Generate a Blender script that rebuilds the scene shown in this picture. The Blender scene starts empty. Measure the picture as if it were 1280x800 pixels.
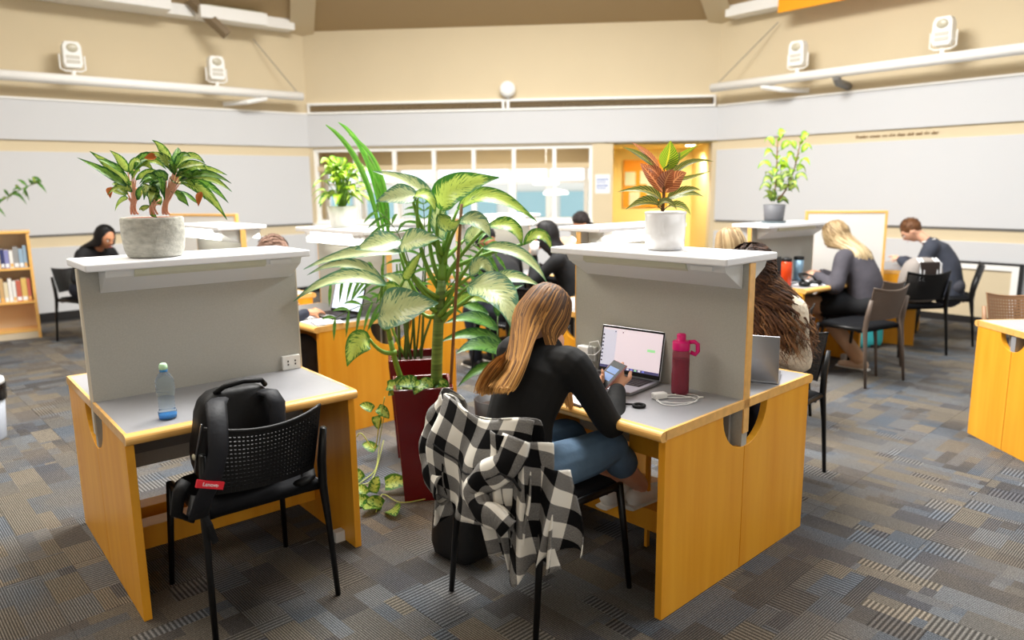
import bpy, bmesh, math, random
from mathutils import Vector, Matrix, Euler
random.seed(7)
PI = math.pi
SC = bpy.context.scene
COL = SC.collection

# ------------------------------------------------------------------ camera
F_PX, PITCH, ROLL, EYE = 922.7, 0.1794, 0.0121, 1.6043
cam_data = bpy.data.cameras.new('camera')
cam_data.sensor_width = 36.0
cam_data.lens = F_PX / 1280 * 36
cam_data.clip_start = 0.05
cam_data.dof.use_dof = True
cam_data.dof.focus_distance = 3.0
cam_data.dof.aperture_fstop = 1.6
cam = bpy.data.objects.new('camera', cam_data)
COL.objects.link(cam)
R0 = Vector((1, 0, 0)); U0 = Vector((0, math.sin(PITCH), math.cos(PITCH))); FW = Vector((0, math.cos(PITCH), -math.sin(PITCH)))
RT = R0 * math.cos(ROLL) - U0 * math.sin(ROLL); UP = R0 * math.sin(ROLL) + U0 * math.cos(ROLL)
cam.matrix_world = Matrix(((RT.x, UP.x, -FW.x, 0), (RT.y, UP.y, -FW.y, 0), (RT.z, UP.z, -FW.z, EYE), (0, 0, 0, 1)))
SC.camera = cam

# ------------------------------------------------------------------ world, lights, exposure
SC.view_settings.view_transform = 'Standard'
SC.view_settings.look = 'None'
SC.view_settings.gamma = 1.0
SC.view_settings.use_curve_mapping = False
SC.view_settings.exposure = 0.1
world = bpy.data.worlds.new('world'); SC.world = world
world.use_nodes = True
wb = world.node_tree.nodes['Background']
wb.inputs[0].default_value = (0.86, 0.93, 1.0, 1); wb.inputs[1].default_value = 1.6

def area(name, loc, target, size, power, col=(1, 1, 1), sy=None):
    d = bpy.data.lights.new(name, 'AREA'); d.energy = power; d.color = col
    d.shape = 'RECTANGLE'; d.size = size; d.size_y = sy or size
    o = bpy.data.objects.new(name, d); COL.objects.link(o)
    o.location = loc
    o.rotation_euler = (Vector(target) - Vector(loc)).to_track_quat('-Z', 'Y').to_euler()
    return o
def spot(name, loc, target, power, col=(1, .9, .75), angle=1.6, rad=.05):
    d = bpy.data.lights.new(name, 'SPOT'); d.energy = power; d.color = col; d.spot_size = angle; d.spot_blend = .6; d.shadow_soft_size = rad
    o = bpy.data.objects.new(name, d); COL.objects.link(o); o.location = loc
    o.rotation_euler = (Vector(target) - Vector(loc)).to_track_quat('-Z', 'Y').to_euler()
    return o
area('skylight_lamp', (0, 6.0, 5.5), (0, 5.4, 0), 3.0, 860, (1, .985, .95))
area('side_fill_light', (-3.6, 4.0, 4.3), (-2.6, 4.0, 0), 3.5, 150, (1, .95, .86), .6)  # added warm fill over the left side, stands for no ceiling fixture
area('side_fill_light', (3.6, 4.0, 4.3), (2.6, 4.0, 0), 3.5, 150, (.88, .94, 1), .6)  # added cool fill over the right side, likewise without a fixture
area('rear_fill_light', (0.0, -2.2, 2.6), (0, 3, 1.2), 4.0, 22, (1, .98, .95), 1.6)  # added weak fill from behind the camera, the rear wall has no window
area('back_office_lamp', (-0.8, 13.6, 2.55), (-0.8, 13.6, 0), 3.5, 160, (1, .97, .9), 1.5)

# ------------------------------------------------------------------ pixel to place helper: a point on the ray of a photograph pixel at distance y from the wall behind the camera
def ray(u, v):
    a, b = u - 640, v - 400
    px = a * math.cos(ROLL) - b * math.sin(ROLL); py = a * math.sin(ROLL) + b * math.cos(ROLL)
    return Vector((px, F_PX * math.cos(PITCH) - py * math.sin(PITCH), -F_PX * math.sin(PITCH) - py * math.cos(PITCH)))
def at(u, v, y):
    d = ray(u, v); return d * (y / d.y) + Vector((0, 0, EYE))
def atz(u, v, z):
    d = ray(u, v); return d * ((z - EYE) / d.z) + Vector((0, 0, EYE))
def proj(P):
    X, Y, Z = P[0], P[1], P[2] - EYE
    d = Y * math.cos(PITCH) - Z * math.sin(PITCH); u = Z * math.cos(PITCH) + Y * math.sin(PITCH)
    d = max(d, 1e-3)
    px, py = F_PX * X / d, -F_PX * u / d
    return 640 + px * math.cos(ROLL) + py * math.sin(ROLL), 400 - px * math.sin(ROLL) + py * math.cos(ROLL)

# ------------------------------------------------------------------ materials
def lin(c):
    f = lambda x: (x / 255 / 12.92) if x / 255 <= .04045 else ((x / 255 + .055) / 1.055) ** 2.4
    return (f(c[0]), f(c[1]), f(c[2]), 1)
MATS = {}
def mat(name, col, rough=.5, metal=0., var=0., vscale=(8, 8, 8), bump=0., bscale=60., emit=0., trans=0., alpha=1., spec=.5, coat=0., sub=0., ior=1.45, col2=None):
    if name in MATS: return MATS[name]
    m = bpy.data.materials.new(name); m.use_nodes = True
    nt = m.node_tree; b = nt.nodes['Principled BSDF']
    c = lin(col)
    b.inputs['Base Color'].default_value = c
    b.inputs['Roughness'].default_value = rough; b.inputs['Metallic'].default_value = metal
    b.inputs['Specular IOR Level'].default_value = spec; b.inputs['IOR'].default_value = ior
    b.inputs['Transmission Weight'].default_value = trans; b.inputs['Alpha'].default_value = alpha
    b.inputs['Coat Weight'].default_value = coat
    if emit: b.inputs['Emission Color'].default_value = c; b.inputs['Emission Strength'].default_value = emit
    if var or bump:
        tc = nt.nodes.new('ShaderNodeTexCoord')
    if var:
        mp = nt.nodes.new('ShaderNodeMapping'); mp.inputs['Scale'].default_value = vscale
        nz = nt.nodes.new('ShaderNodeTexNoise'); nz.inputs['Scale'].default_value = 1; nz.inputs['Detail'].default_value = 5
        mx = nt.nodes.new('ShaderNodeMix'); mx.data_type = 'RGBA'
        k2 = lin(col2) if col2 else tuple(max(0, x * (1 - var)) for x in c[:3]) + (1,)
        k1 = c if col2 else tuple(min(1, x * (1 + var)) for x in c[:3]) + (1,)
        mx.inputs[6].default_value = k2; mx.inputs[7].default_value = k1
        mr = nt.nodes.new('ShaderNodeMapRange'); mr.inputs[1].default_value = .3; mr.inputs[2].default_value = .7
        nt.links.new(tc.outputs['Object'], mp.inputs[0]); nt.links.new(mp.outputs[0], nz.inputs['Vector'])
        nt.links.new(nz.outputs['Fac'], mr.inputs[0]); nt.links.new(mr.outputs[0], mx.inputs[0]); nt.links.new(mx.outputs[2], b.inputs['Base Color'])
    if bump:
        n2 = nt.nodes.new('ShaderNodeTexNoise'); n2.inputs['Scale'].default_value = bscale; n2.inputs['Detail'].default_value = 3
        bp = nt.nodes.new('ShaderNodeBump'); bp.inputs['Strength'].default_value = bump; bp.inputs['Distance'].default_value = .01
        nt.links.new(tc.outputs['Object'], n2.inputs['Vector']); nt.links.new(n2.outputs['Fac'], bp.inputs['Height']); nt.links.new(bp.outputs[0], b.inputs['Normal'])
    MATS[name] = m
    return m
class NT:
    "small helper to chain shader nodes"
    def __init__(s, m): s.t = m.node_tree; s.b = s.t.nodes['Principled BSDF']
    def n(s, typ, **kw):
        o = s.t.nodes.new(typ)
        for k, v in kw.items(): setattr(o, k, v)
        return o
    def link(s, a, b): s.t.links.new(a, b)
    def put(s, sock, v):
        if hasattr(v, 'links') or isinstance(v, bpy.types.NodeSocket): s.link(v, sock)
        else: sock.default_value = v
    def m(s, op, a, b=0., c=None):
        o = s.n('ShaderNodeMath', operation=op); s.put(o.inputs[0], a); s.put(o.inputs[1], b)
        if c is not None: s.put(o.inputs[2], c)
        return o.outputs[0]
    def mix(s, f, a, b):
        o = s.n('ShaderNodeMix', data_type='RGBA'); s.put(o.inputs[0], f); s.put(o.inputs[6], a); s.put(o.inputs[7], b); return o.outputs[2]
    def sep(s, v):
        o = s.n('ShaderNodeSeparateXYZ'); s.link(v, o.inputs[0]); return o.outputs
    def comb(s, x, y=0., z=0.):
        o = s.n('ShaderNodeCombineXYZ'); s.put(o.inputs[0], x); s.put(o.inputs[1], y); s.put(o.inputs[2], z); return o.outputs[0]
    def white(s, v, dim='3D'):
        o = s.n('ShaderNodeTexWhiteNoise', noise_dimensions=dim); s.link(v, o.inputs['Vector']); return o.outputs
    def noise(s, v, scale, detail=3., rough=.5):
        o = s.n('ShaderNodeTexNoise'); s.link(v, o.inputs['Vector']); o.inputs['Scale'].default_value = scale; o.inputs['Detail'].default_value = detail; o.inputs['Roughness'].default_value = rough; return o.outputs['Fac']
    def rng(s, x, a, b, c=0., d=1.):
        o = s.n('ShaderNodeMapRange'); s.put(o.inputs[0], x); o.inputs[1].default_value = a; o.inputs[2].default_value = b; o.inputs[3].default_value = c; o.inputs[4].default_value = d; return o.outputs[0]
    def ramp(s, f, stops, interp='CONSTANT'):
        o = s.n('ShaderNodeValToRGB'); o.color_ramp.interpolation = interp
        e = o.color_ramp.elements
        while len(e) < len(stops): e.new(.5)
        for k, (p, c) in enumerate(stops): e[k].position = p; e[k].color = lin(c)
        s.put(o.inputs[0], f); return o.outputs[0]
    def bump(s, h, strength=.5, dist=.004):
        o = s.n('ShaderNodeBump'); o.inputs['Strength'].default_value = strength; o.inputs['Distance'].default_value = dist; s.link(h, o.inputs['Height']); s.link(o.outputs[0], s.b.inputs['Normal'])

# wall and wood
m_beige = mat('beige wall paint', (214, 198, 166), .8, var=.02, vscale=(1, 1, 1))
m_panel = mat('pale grey wall panel', (207, 208, 210), .75, var=.015, vscale=(.7, .7, .7))
m_strip = mat('beige wall strip', (208, 188, 152), .8)
m_white = mat('white paint', (246, 245, 241), .5)
m_dark = mat('dark skirting', (28, 26, 26), .6)
m_soffit = mat('brown sloping ceiling', (178, 154, 116), .85)
m_shelf = mat('white laminate', (240, 241, 244), .35)
m_wood = mat('honey beech veneer', (246, 178, 54), .35, var=.12, vscale=(14, 14, 1.2), spec=.4, col2=(234, 158, 38))
m_edge = mat('beech edging', (238, 184, 104), .28, var=.1, vscale=(3, 30, 30), spec=.5, coat=.2)
m_lam = mat('light grey laminate', (152, 152, 156), .32, var=.02, vscale=(40, 40, 40))
m_fab = mat('grey screen fabric', (178, 176, 168), .85, var=.05, vscale=(160, 160, 160), bump=.1, bscale=500)
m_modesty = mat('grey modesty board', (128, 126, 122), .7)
m_black = mat('black plastic', (11, 11, 13), .42, spec=.4)
m_blackm = mat('black metal tube', (9, 9, 10), .38, spec=.4)
m_seat = mat('black seat fabric', (11, 12, 16), .8, spec=.2, bump=.15, bscale=300)
m_brownp = mat('brown grey plastic', (98, 84, 74), .45)
m_tanp = mat('tan plastic', (150, 112, 80), .45)
m_lit = mat('lit white tube', (255, 252, 240), .5, emit=7)
m_tube = mat('unlit tube cover', (205, 206, 184), .35)
m_boxw = mat('white steel', (226, 228, 228), .4)
m_steel = mat('silver aluminium', (176, 178, 184), .32, metal=.85)
m_glass = mat('clear glass', (255, 255, 255), .02, trans=1., ior=1.05, spec=.3)
m_paper = mat('white paper', (240, 240, 242), .7)
m_soil = mat('dark potting soil', (48, 34, 26), .95, bump=.6, bscale=90)
m_maroon = mat('maroon glazed planter', (92, 10, 18), .22, coat=.4)

# ------------------------------------------------------------------ mesh builder
def V(*a): return Vector(a)
class MB:
    def __init__(s): s.v = []; s.f = []; s.uv = []; s.has_uv = False
    def add(s, vs, fs, uvs=None, M=None):
        o = len(s.v)
        s.v += [tuple(M @ Vector(p)) if M else tuple(p) for p in vs]
        for f in fs: s.f.append(tuple(i + o for i in f))
        if uvs: s.has_uv = True
        s.uv += list(uvs) if uvs else [(0, 0)] * len(vs)
        return s
    def box(s, x0, x1, y0, y1, z0, z1, M=None):
        vs = [(x, y, z) for z in (z0, z1) for y in (y0, y1) for x in (x0, x1)]
        return s.add(vs, [(0, 2, 3, 1), (4, 5, 7, 6), (0, 1, 5, 4), (2, 6, 7, 3), (0, 4, 6, 2), (1, 3, 7, 5)], None, M)
    def prism(s, poly, a, b, axis='x', M=None):
        "polygon (2D, counter-clockwise or not) extruded from a to b along axis"
        def p3(p, t): return {'x': (t, p[0], p[1]), 'y': (p[0], t, p[1]), 'z': (p[0], p[1], t)}[axis]
        n = len(poly)
        vs = [p3(p, a) for p in poly] + [p3(p, b) for p in poly]
        return s.add(vs, [tuple(range(n - 1, -1, -1)), tuple(range(n, 2 * n))] + [(i, (i + 1) % n, n + (i + 1) % n, n + i) for i in range(n)], None, M)
    def lathe(s, prof, n=24, c=(0, 0, 0), M=None, close=False):
        vs = []; fs = []; uv = []
        for j, (r, z) in enumerate(prof):
            for i in range(n):
                a = 2 * PI * i / n; vs.append((c[0] + r * math.cos(a), c[1] + r * math.sin(a), c[2] + z)); uv.append((i / n, j / max(1, len(prof) - 1)))
        for j in range(len(prof) - 1):
            for i in range(n):
                fs.append((j * n + i, j * n + (i + 1) % n, (j + 1) * n + (i + 1) % n, (j + 1) * n + i))
        fs.append(tuple(range(n - 1, -1, -1))); k = (len(prof) - 1) * n; fs.append(tuple(range(k, k + n)))
        return s.add(vs, fs, uv, M)
    def tube(s, path, rad, n=8, side=None, M=None, caps=True):
        "tube along path; rad number or list of r or (a, b) half-widths with a along side"
        P = [Vector(p) for p in path]; k = len(P)
        if not isinstance(rad, (list, tuple)) : rad = [rad] * k
        ring = []; prev = None; vs = []; fs = []; uv = []
        for i in range(k):
            t = (P[min(i + 1, k - 1)] - P[max(i - 1, 0)])
            t = t.normalized() if t.length > 1e-9 else V(0, 0, 1)
            if side is not None: sx = Vector(side)
            elif prev is None: sx = V(1, 0, 0) if abs(t.x) < .9 else V(0, 1, 0)
            else: sx = prev
            sx = sx - t * sx.dot(t)
            if sx.length < 1e-6: sx = t.orthogonal()
            sx.normalize(); prev = sx; sy = t.cross(sx)
            r = rad[i]; a, b = r if isinstance(r, (list, tuple)) else (r, r)
            for j in range(n):
                an = 2 * PI * j / n; vs.append(P[i] + sx * a * math.cos(an) + sy * b * math.sin(an)); uv.append((j / n, i / max(1, k - 1)))
        for i in range(k - 1):
            for j in range(n):
                fs.append((i * n + j, i * n + (j + 1) % n, (i + 1) * n + (j + 1) % n, (i + 1) * n + j))
        if caps: fs.append(tuple(range(n - 1, -1, -1))); fs.append(tuple(range((k - 1) * n, k * n)))
        return s.add(vs, fs, uv, M)
    def limb(s, path, rad, n=12, side=None, M=None):
        "smooth tube with rounded ends"
        P = [Vector(p) for p in path]
        rad = [r if isinstance(r, (list, tuple)) else (r, r) for r in rad]
        Q = []; R = []
        for i in range(len(P) - 1):
            p0 = P[max(i - 1, 0)]; p1 = P[i]; p2 = P[i + 1]; p3 = P[min(i + 2, len(P) - 1)]
            m = 5
            for q in range(m):
                t = q / m
                Q.append(.5 * ((2 * p1) + (p2 - p0) * t + (2 * p0 - 5 * p1 + 4 * p2 - p3) * t * t + (3 * p1 - p0 - 3 * p2 + p3) * t ** 3))
                R.append(tuple(rad[i][c] * (1 - t) + rad[i + 1][c] * t for c in (0, 1)))
        Q.append(P[-1]); R.append(rad[-1])
        d0 = (Q[0] - Q[1]).normalized(); d1 = (Q[-1] - Q[-2]).normalized()
        pre = []; pr = []; post = []; po = []
        for a in (80, 50, 25):
            a = math.radians(a); pre.append(Q[0] + d0 * min(R[0]) * math.sin(a)); pr.append(tuple(x * math.cos(a) for x in R[0]))
        for a in (25, 50, 80):
            a = math.radians(a); post.append(Q[-1] + d1 * min(R[-1]) * math.sin(a)); po.append(tuple(x * math.cos(a) for x in R[-1]))
        return s.tube(pre + Q + post, pr + R + po, n, side, M)
    def ell(s, c, r, n=16, m=10, fn=None, M=None):
        vs = []; fs = []; uv = []
        for j in range(m + 1):
            ph = -PI / 2 + PI * j / m
            if j in (0, m): ph *= .9999
            for i in range(n):
                a = 2 * PI * i / n
                u = V(math.cos(ph) * math.cos(a), math.cos(ph) * math.sin(a), math.sin(ph))
                p = V(u.x * r[0], u.y * r[1], u.z * r[2])
                if fn: p = fn(u, p)
                vs.append(p + Vector(c)); uv.append((i / n, j / m))
        for j in range(m):
            for i in range(n): fs.append((j * n + i, j * n + (i + 1) % n, (j + 1) * n + (i + 1) % n, (j + 1) * n + i))
        fs.append(tuple(range(n - 1, -1, -1))); fs.append(tuple(range(m * n, m * n + n)))
        return s.add(vs, fs, uv, M)
    def grid(s, fn, nu, nv, M=None):
        vs = []; uv = []; fs = []
        for j in range(nv + 1):
            for i in range(nu + 1):
                r = fn(i / nu, j / nv)
                if len(r) == 2: p, w = r
                else: p, w = r, (i / nu, j / nv)
                vs.append(p); uv.append(w)
        for j in range(nv):
            for i in range(nu):
                a = j * (nu + 1) + i; fs.append((a, a + 1, a + nu + 2, a + nu + 1))
        return s.add(vs, fs, uv, M)
    def mesh(s, name):
        me = bpy.data.meshes.new(name); me.from_pydata(s.v, [], s.f)
        if s.has_uv:
            l = me.uv_layers.new(name='UVMap'); buf = []
            for lp in me.loops: buf += list(s.uv[lp.vertex_index])
            l.data.foreach_set('uv', buf)
        return me
    def build(s, name, m, parent=None, smooth=False, bevel=0., seg=2, solid=0., remesh=0., rsm=4, sub=0, fix=True):
        me = s.mesh(name)
        if fix and not s.has_uv or remesh:
            bm = bmesh.new(); bm.from_mesh(me); bmesh.ops.recalc_face_normals(bm, faces=bm.faces); bm.to_mesh(me); bm.free()
        o = bpy.data.objects.new(name, me); COL.objects.link(o)
        if remesh:
            md = o.modifiers.new('r', 'REMESH'); md.mode = 'VOXEL'; md.voxel_size = remesh
            if rsm: sm = o.modifiers.new('s', 'SMOOTH'); sm.iterations = rsm; sm.factor = .5
            bpy.context.view_layer.update()
            dg = bpy.context.evaluated_depsgraph_get()
            nm = bpy.data.meshes.new_from_object(o.evaluated_get(dg)); nm.name = name
            o.modifiers.clear(); o.data = nm; bpy.data.meshes.remove(me); me = nm
        if smooth or remesh: me.polygons.foreach_set('use_smooth', [True] * len(me.polygons))
        me.materials.clear()
        for x in (m if isinstance(m, (list, tuple)) else [m]): me.materials.append(x)
        if parent: o.parent = parent
        if solid: md = o.modifiers.new('solid', 'SOLIDIFY'); md.thickness = solid; md.offset = 0
        if bevel: md = o.modifiers.new('bevel', 'BEVEL'); md.width = bevel; md.segments = seg; md.limit_method = 'ANGLE'; md.angle_limit = .6
        if sub: md = o.modifiers.new('sub', 'SUBSURF'); md.levels = sub; md.render_levels = sub
        return o
def box(name, x0, x1, y0, y1, z0, z1, m, parent=None, bevel=0., M=None):
    return MB().box(x0, x1, y0, y1, z0, z1, M).build(name, m, parent, bevel=bevel)
def tag(o, label=None, cat=None, group=None, kind=None):
    if label: o['label'] = label
    if cat: o['category'] = cat
    if group: o['group'] = group
    if kind: o['kind'] = kind
    return o
def thing(name, label, cat, loc=(0, 0, 0), rz=0., group=None):
    o = bpy.data.objects.new(name, None); COL.objects.link(o); o.empty_display_size = .1
    o.location = loc; o.rotation_euler = (0, 0, rz)
    return tag(o, label, cat, group)
def copy_tree(o, parent=None):
    c = o.copy(); COL.objects.link(c)
    if parent: c.parent = parent
    for ch in list(o.children): copy_tree(ch, c)
    return c
def place(o, loc, rz, label, group=None):
    c = copy_tree(o); c.location = loc; c.rotation_euler = (0, 0, rz); c['label'] = label
    if group: c['group'] = group
    return c
def text(name, s, size, m, parent, loc, rot, extrude=.0008):
    cu = bpy.data.curves.new(name, 'FONT'); cu.body = s; cu.size = size; cu.extrude = extrude; cu.align_x = 'CENTER'; cu.align_y = 'CENTER'
    o = bpy.data.objects.new(name, cu); COL.objects.link(o); cu.materials.append(m)
    bpy.context.view_layer.update(); me = bpy.data.meshes.new_from_object(o.evaluated_get(bpy.context.evaluated_depsgraph_get())); bpy.data.objects.remove(o)
    o = bpy.data.objects.new(name, me); COL.objects.link(o)
    o.parent = parent; o.location = loc; o.rotation_euler = rot
    return o
# ------------------------------------------------------------------ the room: an octagon
A = V(-3.077, 11.58, 0); B = V(3.033, 11.077, 0)
side = (B - A); SL = side.length
pts = [A, B]; d = side.copy()
for k in range(6):
    d = Matrix.Rotation(-PI / 4, 3, 'Z') @ d
    pts.append(pts[-1] + d)
OC = sum(pts, V(0, 0, 0)) / 8                     # centre of the octagon
WH = 3.9
WALLS = ['wall_back', 'wall_right', 'wall_right_rear', 'wall_side_right', 'wall_rear', 'wall_side_left', 'wall_left_rear', 'wall_left']
WM = []
def wm(i):
    a, b = pts[i], pts[(i + 1) % 8]; e = (b - a)
    return a, math.atan2(e.y, e.x)
def setw(o, i):
    a, r = wm(i); o.location = a; o.rotation_euler = (0, 0, r); return o
# wall frame: x along the wall from its left end, y outwards (0 = face), z up
for i, nm in enumerate(WALLS):
    if nm == 'wall_back':
        W0, W1, D1 = .06, 4.315, 6.06
        mb = MB().box(-.1, SL + .1, 0, .25, 2.2, WH)
        mb.box(-.1, W0, 0, .25, 0, 2.2).box(W0, 4.32, 0, .25, 0, 1.05).box(4.32, 4.62, 0, .25, 0, 2.2).box(D1, SL + .1, 0, .25, 0, 2.2)
        w = setw(mb.build(nm, m_beige), i); w['kind'] = 'structure'
        box('wall_panel', .01, SL - .01, -.03, 0, 2.226, 2.70, m_panel, w, .004)
        box('wall_panel', .01, 4.30, -.03, 0, .12, 1.03, m_panel, w, .004)
        box('baseboard', .01, 4.6, -.035, 0, 0, .1, m_dark, w)
        box('window_sill', .03, 4.33, -.06, .2, 1.03, 1.07, m_white, w, .004)
        continue
    mb = MB().box(-.1, SL + .1, 0, .2, 0, WH)
    w = setw(mb.build(nm, m_beige), i); w['kind'] = 'structure'
    box('wall_panel', .01, SL - .01, -.03, 0, 2.226, 2.70, m_panel, w, .004)
    box('wall_panel', .01, SL - .01, -.03, 0, 1.075, 2.09, m_panel, w, .004)
    box('wall_panel', .01, SL - .01, -.03, 0, .1, .92, m_panel, w, .004)
    box('baseboard', .01, SL - .01, -.02, 0, 0, .1, m_dark, w)
    box('trim_strip', .01, SL - .01, -.045, 0, 2.70, 2.725, m_white, w)
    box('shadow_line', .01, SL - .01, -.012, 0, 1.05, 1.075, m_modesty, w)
    # white ledge along the top of the wall
    box('ledge', .22, SL - .22, -.25, 0, 3.86, 4.06, m_white, w, .006)

# ceiling: pyramid soffits with a skylight opening, hip beams at the corners
apex_r = 3.1
for i in range(8):
    a, b = pts[i].copy(), pts[(i + 1) % 8].copy()
    a.z = b.z = WH
    c = OC + (pts[i] - OC) * .38; e = OC + (pts[(i + 1) % 8] - OC) * .38
    c.z = e.z = 5.75
    n = V(0, 0, .12)
    mb = MB(); mb.add([a, b, e, c, a + n, b + n, e + n, c + n], [(0, 1, 2, 3), (7, 6, 5, 4), (0, 4, 5, 1), (1, 5, 6, 2), (2, 6, 7, 3), (3, 7, 4, 0)])
    o = mb.build('ceiling', m_soffit); o['kind'] = 'structure'
    # hip beam
    p = pts[i].copy(); inn = (OC - p).normalized(); p0 = p + inn * -.02; p1 = OC + (pts[i] - OC) * .38
    p0 = p0 + V(0, 0, WH - .02); p1 = p1 + V(0, 0, 5.70)
    mb = MB(); sd = V(-inn.y, inn.x, 0)
    mb.tube([p0, p1], [(.21, .2), (.21, .2)], 4, sd)
    vs = mb.v; 
    bm_ = MB()
    for (q0, q1) in [(p0, p1)]:
        up = V(0, 0, 1)
        bm_.add([q0 + sd * x + up * z for z in (-.05, .2) for x in (-.17, .17)] + [q1 + sd * x + up * z for z in (-.05, .2) for x in (-.17, .17)],
                [(0, 1, 3, 2), (4, 6, 7, 5), (0, 4, 5, 1), (2, 3, 7, 6), (0, 2, 6, 4), (1, 5, 7, 3)])
    o = bm_.build('trim_beam', m_beige); o['kind'] = 'structure'
m_sky = mat('skylight diffuser', (255, 254, 250), .6, emit=1.0)
poly = [tuple((OC + (p - OC) * .385).xy) for p in pts]
o = MB().prism(poly, 5.76, 5.82, 'z').build('ceiling_skylight', m_sky); o['kind'] = 'structure'

# floor slab
poly = [tuple((OC + (p - OC) * 1.05).xy) for p in pts]
m_under = mat('carpet seam', (46, 44, 44), .95)
floor = MB().prism(poly, -.12, -.007, 'z').build('floor', m_under); floor['kind'] = 'structure'

def carpet_material():
    m = mat('patchwork carpet', (110, 106, 102), .95, spec=.1); h = NT(m)
    g = h.n('ShaderNodeNewGeometry'); mp = h.n('ShaderNodeMapping'); mp.inputs['Rotation'].default_value = (0, 0, .82)
    h.link(g.outputs['Position'], mp.inputs[0]); x, y, z = h.sep(mp.outputs[0])
    T = .5
    tid = h.comb(h.m('FLOOR', h.m('DIVIDE', x, T)), h.m('FLOOR', h.m('DIVIDE', y, T)), 3.)
    tw = h.white(tid)
    turn = h.m('GREATER_THAN', tw['Value'], .78)
    a = h.m('ADD', h.m('MULTIPLY', x, h.m('SUBTRACT', 1., turn)), h.m('MULTIPLY', y, turn))
    b = h.m('ADD', h.m('MULTIPLY', y, h.m('SUBTRACT', 1., turn)), h.m('MULTIPLY', x, turn))
    def patches(w, l, seed):
        row = h.m('FLOOR', h.m('DIVIDE', b, w))
        off = h.white(h.comb(row, seed, turn))['Value']
        ln = h.rng(h.white(h.comb(row, seed + 5, turn))['Value'], 0, 1, l * .6, l * 1.5)
        colm = h.m('FLOOR', h.m('ADD', h.m('DIVIDE', a, ln), h.m('MULTIPLY', off, 7.)))
        return h.white(h.comb(row, colm, h.m('ADD', turn, seed)))
    p1 = patches(.125, .24, 11.); p2 = patches(.0625, .2, 23.)
    big = h.white(h.comb(h.m('FLOOR', h.m('DIVIDE', a, .5)), h.m('FLOOR', h.m('DIVIDE', b, .25)), 31.))['Value']
    sel = h.m('GREATER_THAN', p2['Color'] if False else h.white(h.comb(p1['Value'], big, 1.))['Value'], .66)
    idv = h.m('ADD', h.m('MULTIPLY', p1['Value'], h.m('SUBTRACT', 1., sel)), h.m('MULTIPLY', p2['Value'], sel))
    col = h.ramp(idv, [(0, (86, 86, 90)), (.1, (106, 106, 107)), (.24, (113, 107, 98)), (.36, (92, 98, 106)), (.5, (109, 112, 116)), (.62, (84, 82, 82)), (.72, (122, 114, 103)), (.8, (97, 102, 109)), (.9, (103, 100, 96))])
    # large slow colour drift, warm patches of yarn
    drift = h.noise(mp.outputs[0], 1.6, 3.)
    col = h.mix(h.rng(drift, .40, .62, 0, .5), col, (.19, .155, .115, 1))
    st = h.white(h.comb(idv, 7., big))['Value']
    coarse = h.m('GREATER_THAN', st, .80)
    rib_c = h.m('SINE', h.m('MULTIPLY', a, 2 * PI / .018)); rib_f = h.m('SINE', h.m('MULTIPLY', b, 2 * PI / .0092))
    rib = h.m('ADD', h.m('MULTIPLY', rib_c, h.m('MULTIPLY', coarse, .75)), h.m('MULTIPLY', rib_f, h.m('MULTIPLY', h.m('SUBTRACT', 1., coarse), h.rng(st, 0, .5, .55, 1.))))
    ribw = h.rng(rib, -.6, .7, 0., 1.)
    nz = h.noise(mp.outputs[0], 260., 2.)
    nz2 = h.noise(mp.outputs[0], 90., 3.)
    f = h.m('MULTIPLY', h.rng(ribw, 0, 1, .36, 1.2), h.rng(nz, .3, .7, .5, 1.5))
    f = h.m('MULTIPLY', f, h.rng(nz2, .3, .7, .85, 1.15))
    vm = h.n('ShaderNodeVectorMath', operation='SCALE'); h.link(col, vm.inputs[0]); h.link(f, vm.inputs['Scale'])
    h.link(vm.outputs[0], h.b.inputs['Base Color'])
    h.bump(h.m('ADD', ribw, h.m('MULTIPLY', nz, .7)), .6, .004)
    return m
m_carpet = carpet_material()
tb = MB(); hT = .25; e = .0004
vs = [(sx * (hT - e), sy * (hT - e), -.008) for sx, sy in ((-1, -1), (1, -1), (1, 1), (-1, 1))] + [(sx * (hT - e), sy * (hT - e), -.001) for sx, sy in ((-1, -1), (1, -1), (1, 1), (-1, 1))] + [(sx * (hT - e - .0008), sy * (hT - e - .0008), 0) for sx, sy in ((-1, -1), (1, -1), (1, 1), (-1, 1))]
fs = [(8, 9, 10, 11)] + [(i, (i + 1) % 4, 4 + (i + 1) % 4, 4 + i) for i in range(4)] + [(4 + i, 4 + (i + 1) % 4, 8 + (i + 1) % 4, 8 + i) for i in range(4)]
tile_me = MB().add(vs, fs).mesh('carpet_tile'); tile_me.materials.append(m_carpet)
Rm = Matrix.Rotation(-.82, 4, 'Z')
cand = []; rest = MB()
def inside(p, k=.995):
    for i in range(8):
        a = OC + (pts[i] - OC) * k; b = OC + (pts[(i + 1) % 8] - OC) * k; e_ = b - a
        if e_.x * (p.y - a.y) - e_.y * (p.x - a.x) > 0: return False
    return True
for i in range(-36, 36):
    for j in range(-36, 36):
        c = Rm @ V((i + .5) * .5, (j + .5) * .5, 0)
        if not inside(c): continue
        u, v = proj(c)
        vis = c.y > 1.2 and -90 < u < 1370 and v < 900
        cand.append(((0 if vis else 1), c.length, c))
cand.sort(key=lambda t: (t[0], t[1]))
for k, (nv, dd, c) in enumerate(cand):
    if k < 296 and not nv:
        o = bpy.data.objects.new('carpet_tile', tile_me); COL.objects.link(o); o.location = c; o.rotation_euler = (0, 0, -.82); o.parent = floor
    else: rest.add(vs, fs, None, Matrix.Translation(c) @ Rm)
o = rest.build('carpet_field', m_carpet, floor, fix=False); o['kind'] = 'stuff'

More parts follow.
